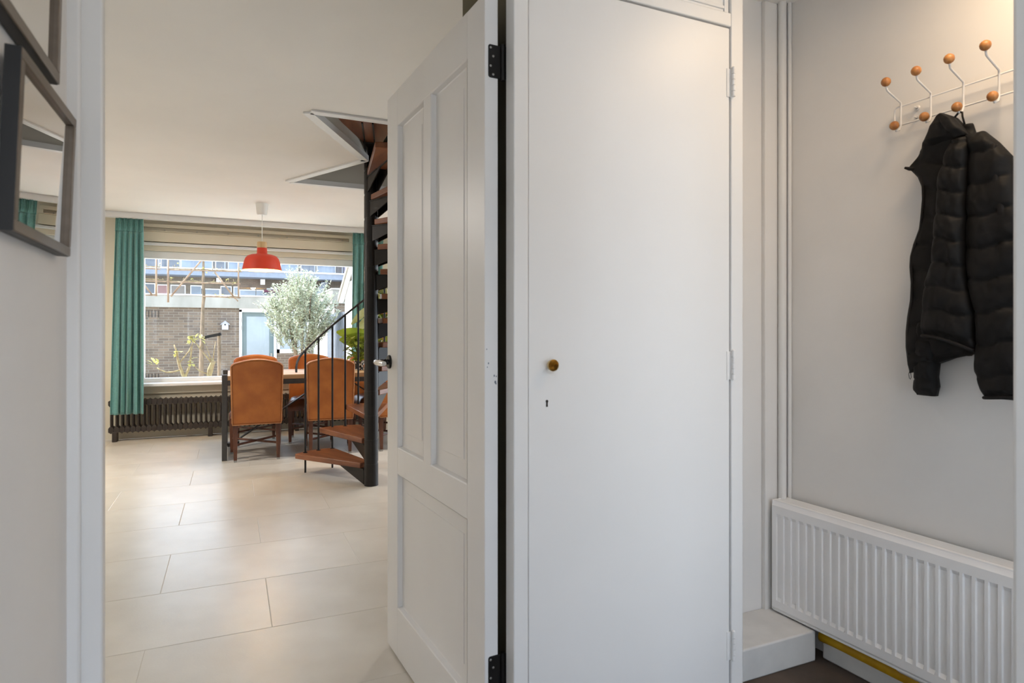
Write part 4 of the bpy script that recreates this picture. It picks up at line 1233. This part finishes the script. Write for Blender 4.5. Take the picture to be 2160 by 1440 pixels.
obj('kick_panel', MB().box(dx0 + 0.17, dx1 - 0.17, sy + 0.05, sy + 0.06, -0.2, 0.26), 'door_grey', dd)
for zz in (1.45, 1.25, 0.55):
    obj('hinge', MB().box(dx0 + 0.045, dx0 + 0.07, sy - 0.03, sy + 0.06, zz, zz + 0.11), 'steel', dd)
obj('handle', MB().box(dx1 - 0.14, dx1 - 0.10, sy + 0.02, sy + 0.05, 0.45, 0.66), 'steel', dd)
sw = obj('window', MB().box(wx0, wx1, sy + 0.0, sy + 0.1, wz0, wz0 + 0.1).box(wx0, wx1, sy, sy + 0.1, dzt - 0.06, dzt + 0.04).box(wx0, wx0 + 0.06, sy, sy + 0.1, wz0, dzt).box(wx1 - 0.06, wx1, sy, sy + 0.1, wz0, dzt), 'white_frame', sd)
obj('pane', MB().box(wx0 + 0.06, wx1 - 0.06, sy + 0.05, sy + 0.06, wz0 + 0.1, dzt - 0.06), 'pane_grey', sw)
# ---- second shed at the right
s2 = thing('garden_shed', 'white painted brick shed with concrete fascia beside the slat fence', 'shed', (3.2, 15.2, GZ))
obj('wall', MB().box(1.95, 2.15, 13.4, 17.0, GZ, 1.8).box(4.3, 4.5, 13.4, 17, GZ, 1.8), 'brick_white', s2)
obj('front_wall', MB().box(1.951, 4.5, 13.36, 13.42, GZ, 1.8), 'brick', s2)
obj('fascia', MB().box(1.90, 4.55, 13.33, 13.45, 1.79, 2.085).box(1.90, 2.02, 13.45, 17.0, 1.79, 2.085), 'concrete', s2, bevel=0.01)
obj('roof_edge', MB().box(1.88, 4.57, 13.31, 13.47, 2.085, 2.11).box(1.88, 2.04, 13.47, 17.0, 2.085, 2.11), 'white_frame', s2)
obj('roof', MB().box(2.02, 4.5, 13.45, 17.2, 2.0, 2.08), 'roof_felt', s2)
# ---- own white side wall with eaves
ex = thing('white_outbuilding', 'white rendered outbuilding wall just outside the right end of the window', 'building', (2.3, 9.6, GZ))
obj('wall', MB().box(1.70, 3.0, 8.47, 10.5, GZ, 2.0), 'white_paint', ex)
Mx = Matrix.Translation((1.70, 10.5, 1.72)) @ Matrix.Rotation(R(-32), 4, 'X')
obj('gutter', MB().tube([(1.66, 10.62, 1.72), (1.66, 9.6, 2.25), (1.66, 8.6, 2.75)], 0.045, 10), 'white_frame', ex, smooth=True, auto=50)
obj('roof', MB().add([(1.6, 10.62, 1.78), (3.0, 10.62, 1.78), (3.0, 8.47, 2.87), (1.6, 8.47, 2.87), (1.6, 10.62, 1.70), (3.0, 10.62, 1.70), (3.0, 8.47, 2.79), (1.6, 8.47, 2.79)], [(0, 1, 2, 3), (7, 6, 5, 4), (0, 4, 5, 1), (1, 5, 6, 2), (2, 6, 7, 3), (3, 7, 4, 0)]), 'concrete', ex)
# ---- slat fence
fc = thing('slat_fence', 'grey vertical slat fence between outbuilding and white shed', 'fence', (1.78, 11.5, GZ))
fs0 = None
for i in range(20):
    y = 10.62 + i * 0.125
    if fs0 is None:
        fs0 = obj('slat', MB().box(-0.02, 0.02, -0.04, 0.04, 0, 1.87), 'fence_grey', fc, local=True)
        fs0.location = (0, y - 11.5, 0)
    else: copy_part(fs0, fc, (0, y - 11.5, 0))
for zz in (0.1, 1.4):
    obj('rail', MB().box(1.80, 1.83, 10.55, 13.1, zz, zz + 0.06), 'fence_grey', fc)

# ---- pleached tree with bamboo frame
def leaf_cluster(mb, c, n, size, rnd):
    for i in range(n):
        M = Matrix.Translation(c + Vector((rnd.uniform(-1, 1), rnd.uniform(-1, 1), rnd.uniform(-1, 1))) * size * 0.5) @ Matrix.Rotation(rnd.uniform(0, 6.28), 4, 'Z') @ Matrix.Rotation(rnd.uniform(-1.3, 0.6), 4, 'Y')
        lm = leaf_mesh(size * rnd.uniform(0.6, 1.1), size * 0.3, 0.3, 0.2, 3)
        mb.add([M @ Vector(q) for q in lm.v], lm.f)
def pleached(label, yy, trunk, poles, leaves_on, seed, trunk_top):
    rnd = random.Random(seed)
    t = thing('pleached_tree', label, 'tree', (trunk, yy, GZ))
    obj('trunk', MB().tube([(trunk - 0.02, yy, GZ), (trunk - 0.025, yy, 0.6), (trunk - 0.01, yy, 1.2), (trunk, yy, 1.65), (trunk + 0.015, yy, 1.8), (trunk + 0.005, yy, 2.1), (trunk + 0.01, yy, trunk_top)], [0.045, 0.04, 0.036, 0.026, 0.028, 0.024, 0.018], 10), 'bark', t, smooth=True)
    for p, q, r in poles:
        obj('cane', MB().tube([(p[0], yy - 0.03, p[1]), (q[0], yy - 0.03, q[1])], r, 8), 'bamboo', t, smooth=True)
    mb = MB(); tw = MB()
    for (x0, x1, z) in leaves_on:
        pts = [(x0 + (x1 - x0) * i / 8, yy + 0.01 + rnd.uniform(-0.01, 0.01), z + 0.02 + rnd.uniform(-0.012, 0.012)) for i in range(9)]
        tw.tube(pts, 0.009, 6)
        for i in range(int(abs(x1 - x0) / 0.07)):
            x = x0 + (x1 - x0) * rnd.random()
            zz = z + 0.02
            tw.tube([(x, yy, zz), (x + rnd.uniform(-0.02, 0.02), yy, zz + rnd.uniform(0.02, 0.07))], 0.004, 5)
            if rnd.random() < 0.5:
                leaf_cluster(mb, Vector((x, yy - 0.02, zz + rnd.uniform(-0.04, 0.06))), 3, 0.05, rnd)
    obj('twigs', tw, 'bark_yellow', t, smooth=True)
    o = obj('young_leaves', mb, 'leaf_spring', t, smooth=True); o['kind'] = 'stuff'
pleached('bare pleached tree tied to a bamboo lattice in front of the brick shed', 12.0, -0.455,
         [((-0.98, 1.70), (-0.98, 2.47), 0.016), ((0.107, 1.79), (0.107, 2.47), 0.014), ((-1.0, 2.25), (0.16, 2.262), 0.010), ((-1.0, 2.045), (0.14, 2.045), 0.010), ((-0.46, 1.815), (0.14, 1.805), 0.012),
          ((-0.45, 2.47), (-0.94, 1.80), 0.015), ((-0.27, 2.24), (0.05, 1.79), 0.014), ((0.03, 1.82), (0.10, 1.74), 0.010)],
         [(-0.98, 0.15, 2.255), (-0.98, 0.12, 2.045), (-0.45, 0.12, 1.80), (-0.98, -0.45, 2.47)], 11, 2.49)
pleached('second pleached tree with bamboo lattice beside the teal curtain', 12.0, -1.85,
         [((-1.155, 1.80), (-1.155, 2.47), 0.016), ((-2.4, 2.28), (-1.09, 2.255), 0.010), ((-2.4, 2.06), (-1.0, 2.05), 0.010), ((-1.40, 2.09), (-1.21, 1.81), 0.014), ((-2.4, 1.815), (-1.15, 1.815), 0.010)],
         [(-2.3, -1.1, 2.265), (-2.3, -1.05, 2.055), (-2.3, -1.15, 1.81)], 12, 2.49)
# stakes with tree band
sk = thing('tree_stake', 'grey wooden stake with black rubber band beside the pleached tree', 'stake', (-0.22, 12.05, GZ))
obj('post', MB().tube([(-0.20, 12.05, GZ), (-0.20, 12.05, 1.18)], 0.03, 10), 'bark', sk, smooth=True, auto=50)
obj('band', MB().box(0, 0.30, -0.008, 0.008, -0.025, 0.025, Matrix.Translation((-0.46, 12.0, 1.10)) @ Matrix.Rotation(R(-13), 4, 'Y')), 'black_metal', sk)
# ---- fig shrubs
def shrub(label, base, branches, clusters, seed):
    rnd = random.Random(seed)
    t = thing('fig_shrub', label, 'shrub', base)
    for pts, r0, r1 in branches:
        n = len(pts)
        obj('branch', MB().tube(pts, [r0 + (r1 - r0) * i / (n - 1) for i in range(n)], 8), 'bark_yellow', t, smooth=True)
    for c in clusters:
        mb = MB(); leaf_cluster(mb, Vector(c), 6, 0.085, rnd)
        obj('leaves', mb, 'leaf_spring', t, smooth=True)
y = 10.0
shrub('bare fig shrub with a few yellow leaves standing nearer the teal curtain', (-0.58, 10, GZ),
      [([(-0.55, y, GZ), (-0.58, y, 0.4), (-0.61, y, 0.53), (-0.67, y, 0.70), (-0.695, y, 0.80), (-0.72, y, 0.95), (-0.745, y, 1.02)], 0.035, 0.008),
       ([(-0.57, y, 0.45), (-0.60, y, 0.58), (-0.56, y, 0.68), (-0.545, y, 0.76), (-0.525, y, 0.95), (-0.51, y, 1.06)], 0.022, 0.007),
       ([(-0.67, y, 0.66), (-0.76, y + .02, 0.635), (-0.84, y, 0.635), (-0.92, y, 0.67), (-0.955, y, 0.70)], 0.011, 0.007),
       ([(-0.68, y, 0.76), (-0.60, y, 0.87), (-0.555, y, 0.93), (-0.53, y, 1.0)], 0.010, 0.006)],
      [(-0.985, y, 0.745), (-0.70, y, 0.90), (-0.545, y, 0.78), (-0.535, y, 1.09)], 21)
shrub('bare fig shrub with forked yellow branches nearer the dining chairs', (-0.31, 10, GZ),
      [([(-0.34, y, GZ), (-0.32, y, 0.45), (-0.30, y, 0.55), (-0.255, y, 0.72), (-0.235, y, 0.78)], 0.040, 0.022),
       ([(-0.31, y, 0.52), (-0.30, y, 0.66), (-0.27, y, 0.74), (-0.245, y, 0.80)], 0.026, 0.016),
       ([(-0.27, y, 0.76), (-0.35, y, 0.87), (-0.43, y, 0.98), (-0.49, y, 1.07)], 0.012, 0.006),
       ([(-0.26, y, 0.78), (-0.30, y, 0.88), (-0.335, y, 1.00)], 0.009, 0.004),
       ([(-0.25, y, 0.78), (-0.235, y, 0.92), (-0.215, y, 1.06)], 0.009, 0.004),
       ([(-0.33, y, 0.60), (-0.42, y, 0.64), (-0.47, y, 0.69), (-0.50, y, 0.745)], 0.010, 0.005),
       ([(-0.42, y, 0.965), (-0.395, y, 1.02), (-0.385, y, 1.07)], 0.006, 0.004)],
      [(-0.545, y, 1.10), (-0.385, y, 1.09), (-0.50, y, 1.11)], 22)
# ---- olive tree
ol = thing('olive_tree', 'silvery leafed olive tree standing in front of the grey shed door', 'tree', (1.12, 11.5, GZ))
ox, oy = 1.12, 11.5
for (dx, dy, tz, tx, ty) in ((0.0, 0.0, 1.7, 0.02, 0.0), (0.05, 0.05, 1.9, 0.16, 0.08), (-0.05, -0.02, 1.5, -0.22, 0.05), (-0.07, 0.03, 1.1, -0.12, -0.1)):
    obj('trunk', MB().tube([(ox + dx * 0.5, oy + dy, GZ), (ox + dx, oy + dy, 0.5), (ox + (dx + tx) * 0.6, oy + ty * 0.5, 1.1), (ox + tx, oy + ty, tz)], [0.035, 0.03, 0.022, 0.008], 8), 'bark', ol, smooth=True)
rnd = random.Random(31)
mb = MB()
tw = MB()
for i in range(520):
    # upright sprays filling an egg-shaped crown
    while True:
        p = Vector((rnd.uniform(-1, 1), rnd.uniform(-1, 1), rnd.uniform(-1, 1)))
        if p.length < 1: break
    hz = p.z
    wx = 0.56 * (1 - 0.35 * max(0, hz)) * (1 - 0.25 * max(0, -hz))
    c = Vector((ox + p.x * wx - 0.02, oy + p.y * 0.50, 1.42 + hz * 0.68))
    dirn = Vector((p.x * 0.7 + rnd.uniform(-0.35, 0.35), p.y * 0.7 + rnd.uniform(-0.35, 0.35), 1.0)).normalized()
    Ls = rnd.uniform(0.16, 0.36)
    tw.tube([c, c + dirn * Ls], [0.004, 0.0015], 4, caps=False)
    nl = 22
    for k in range(nl):
        s = (k + rnd.random()) / nl
        q = c + dirn * Ls * s
        az = rnd.uniform(0, 6.28)
        M = Matrix.Translation(q) @ Matrix.Rotation(az, 4, 'Z') @ Matrix.Rotation(-rnd.uniform(0.0, 1.0), 4, 'Y') @ Matrix.Rotation(rnd.uniform(-0.8, 0.8), 4, 'X')
        L_ = rnd.uniform(0.045, 0.08); w_ = 0.011
        mb.add([M @ Vector(v) for v in ((0, 0, 0), (L_ * 0.5, w_, 0.003), (L_, 0, 0), (L_ * 0.5, -w_, 0.003))], [(0, 1, 2, 3)])
obj('twigs', tw, 'bark', ol)
o = obj('foliage', mb, 'leaf_olive', ol); o['kind'] = 'stuff'
# grasses below the olive tree
for gx in (1.33, 1.50):
    mb = MB()
    for i in range(60):
        az = rnd.uniform(0, 6.28); r = rnd.uniform(0, 0.05)
        b0 = Vector((gx + math.cos(az) * r, 12.3 + math.sin(az) * r, GZ)); h_ = rnd.uniform(0.7, 1.25)
        tip = b0 + Vector((math.cos(az) * 0.08, math.sin(az) * 0.08, h_))
        mb.add([b0 + Vector((-0.008, 0, 0)), b0 + Vector((0.008, 0, 0)), b0.lerp(tip, 0.6) + Vector((0.006, 0, 0)), tip, b0.lerp(tip, 0.6) - Vector((0.006, 0, 0))], [(0, 1, 2, 3, 4)])
    tag(obj('reed_tuft', mb, 'leaf_green'), 'tuft of upright green reeds ' + ('beside the olive trunks' if gx < 1.4 else 'in front of the white painted shed'), 'plant', 'reed tufts by the white shed')
# ---- birdhouse
bh = thing('birdhouse', 'small white birdhouse hanging on the brick shed wall', 'birdhouse', (-0.15, 16.9, 1.26))
obj('box', MB().prism([(-0.07, 0), (0.07, 0), (0.07, 0.13), (0, 0.2), (-0.07, 0.13)], -0.06, 0.06, Matrix(((1, 0, 0, -0.15), (0, 0, 1, 16.9), (0, 1, 0, 1.26), (0, 0, 0, 1)))), 'bird_white', bh)
obj('roof', MB().box(-0.005, 0.13, -0.08, 0.08, 0, 0.012, Matrix.Translation((-0.15, 16.9, 1.463)) @ Matrix.Rotation(R(42), 4, 'Y')).box(-0.13, 0.005, -0.08, 0.08, 0, 0.012, Matrix.Translation((-0.15, 16.9, 1.463)) @ Matrix.Rotation(R(-42), 4, 'Y')), 'bird_white', bh)
obj('entrance_hole', MB().lathe([(0.02, 0), (0.02, 0.004)], 12, Matrix.Translation((-0.15, 16.838, 1.38)) @ Matrix.Rotation(R(90), 4, 'X')), 'dark_hole', bh)
# ---- iron trellis bars on the shed wall
for zc in (1.55, 0.05):
    mb = MB()
    it = thing('wall_vent', 'row of dark upright vent slots in the brick shed wall, ' + ('under the fascia' if zc > 1 else 'low near the ground'), 'vent', (-1.72, 16.98, zc))
    for i in range(5):
        xx = -1.87 + i * 0.068
        obj('slot', MB().box(xx, xx + 0.012, 16.985, 16.999, zc, zc + 0.16), 'dark_hole', it)

# ---- apartment building behind
ap = thing('apartment_building', 'long apartment building with grey balcony slab and glazing behind the sheds', 'building', (0, 37, GZ))
AY = 36.0
obj('lower_wall', MB().box(-12, 5.8, AY, AY + 0.3, GZ, 4.05), 'brick_far', ap)
obj('upper_wall', MB().box(-12, 5.8, AY + 0.2, AY + 0.5, 4.35, 5.35), 'facade_far', ap)
obj('roof', MB().box(-12, 5.8, AY - 0.1, AY + 9, 5.2, 5.32), 'roof_felt', ap)
obj('balcony_slab', MB().box(-12, 5.75, AY - 1.2, AY + 0.3, 4.03, 4.33), 'slab_blue', ap)
obj('slab_edge', MB().box(-12, 5.75, AY - 1.25, AY - 1.15, 4.32, 4.39), 'white_frame', ap)
obj('handrail', MB().box(-12, 5.75, AY - 1.23, AY - 1.17, 4.93, 4.99), 'white_frame', ap)
obj('roof_line', MB().box(-12, 5.8, AY - 0.16, AY - 0.1, 5.16, 5.24), 'pane_dark', ap)
obj('end_wall', MB().box(5.8, 10.5, AY - 1.6, AY + 9, GZ, 5.35), 'lavender_wall', ap)
for i in range(9):
    x = -6.1 + i * 1.45
    obj('railing_post', MB().box(x - 0.02, x + 0.02, AY - 1.22, AY - 1.18, 4.35, 4.95), 'slab_blue', ap)
ups = [(-5.2, -4.2, 'pane_dark'), (-4.05, -3.4, 'pane_dark'), (-3.25, -2.45, 'pane_dark'), (-2.35, -0.95, "pane_blue"), (-0.75, -0.35, 'pane_dark'), (-0.15, 0.55, 'pane_blue'), (0.65, 1.6, 'pane_blue'), (1.75, 2.3, 'pane_dark'), (2.45, 3.3, 'pane_blue'), (3.5, 4.2, 'pane_dark'), (4.35, 5.3, 'pane_blue')]
for x0, x1, m_ in ups:
    f_ = obj('window', MB().box(x0 - 0.04, x1 + 0.04, AY + 0.15, AY + 0.2, 4.36, 5.15), 'white_frame', ap)
    obj('pane', MB().box(x0, x1, AY + 0.12, AY + 0.16, 4.40, 5.10), m_, f_)
lows = [(-5.2, -4.2, 'pane_dark', 3.6), (-4.05, -3.55, 'pane_dark', 3.6), (-3.40, -3.0, 'door_red', 3.55), (-2.8, -2.2, 'facade_far', 3.55), (-1.9, -1.45, 'pane_blue', 3.55), (-1.4, -0.6, 'pane_blue', 3.4), (-0.5, -0.05, 'pane_dark', 3.55), (0.12, 0.28, 'pane_blue', 3.55), (0.4, 1.15, 'pane_blue', 3.4), (1.2, 1.7, 'pane_blue', 3.4), (1.75, 2.2, 'pane_dark', 3.5), (2.55, 3.05, 'pane_blue', 3.45), (3.15, 3.75, 'pane_dark', 3.5)]
for x0, x1, m_, zt in lows:
    f_ = obj('window', MB().box(x0 - 0.04, x1 + 0.04, AY - 0.05, AY, 2.0, zt + 0.05), 'white_frame', ap)
    obj('pane', MB().box(x0, x1, AY - 0.08, AY - 0.04, 2.04, zt), m_, f_)
for x in (-0.62, 1.50):
    tag(obj('lamp_box', MB().box(x - 0.11, x + 0.11, AY - 0.35, AY - 0.15, 3.72, 4.0), 'white_frame', ap), '', '')
for o in list(ap.children):
    if o.name.startswith('lamp_box'):
        del o['label']; del o['category']
obj('awning', MB().box(1.55, 2.45, AY - 0.6, AY - 0.1, 3.32, 3.44), 'awning_maroon', ap)
obj('stair_flight', MB().prism([(3.75, 2.4), (4.15, 2.4), (4.85, 3.95), (4.5, 3.95)], -0.4, 0.0, Matrix(((1, 0, 0, 0), (0, 0, 1, AY - 0.1), (0, 1, 0, 0), (0, 0, 0, 1)))), 'slab_blue', ap)
obj('sign', MB().box(4.75, 5.3, AY - 0.1, AY - 0.02, 3.2, 3.5), 'door_red', ap)
# ---- houses and hedge across the street, seen by the hall light and in reflections
hs = thing('street_house', 'brick house across the street, behind the entrance', 'building', (-1, -18, GZ))
obj('wall', MB().box(-14, 12, -18.3, -18, GZ, 5.5), 'brick_far', hs)
for x in (-9, -5.5, -2, 1.5, 5):
    f_ = obj('window', MB().box(x, x + 2.2, -18, -17.95, 0.6, 2.2), 'white_frame', hs)
    obj('pane', MB().box(x + 0.1, x + 2.1, -17.96, -17.93, 0.7, 2.1), 'pane_blue', f_)
obj('roof', MB().add([(-14, -17.8, 5.4), (12, -17.8, 5.4), (12, -22, 8.5), (-14, -22, 8.5)], [(0, 1, 2, 3)]), 'roof_felt', hs)
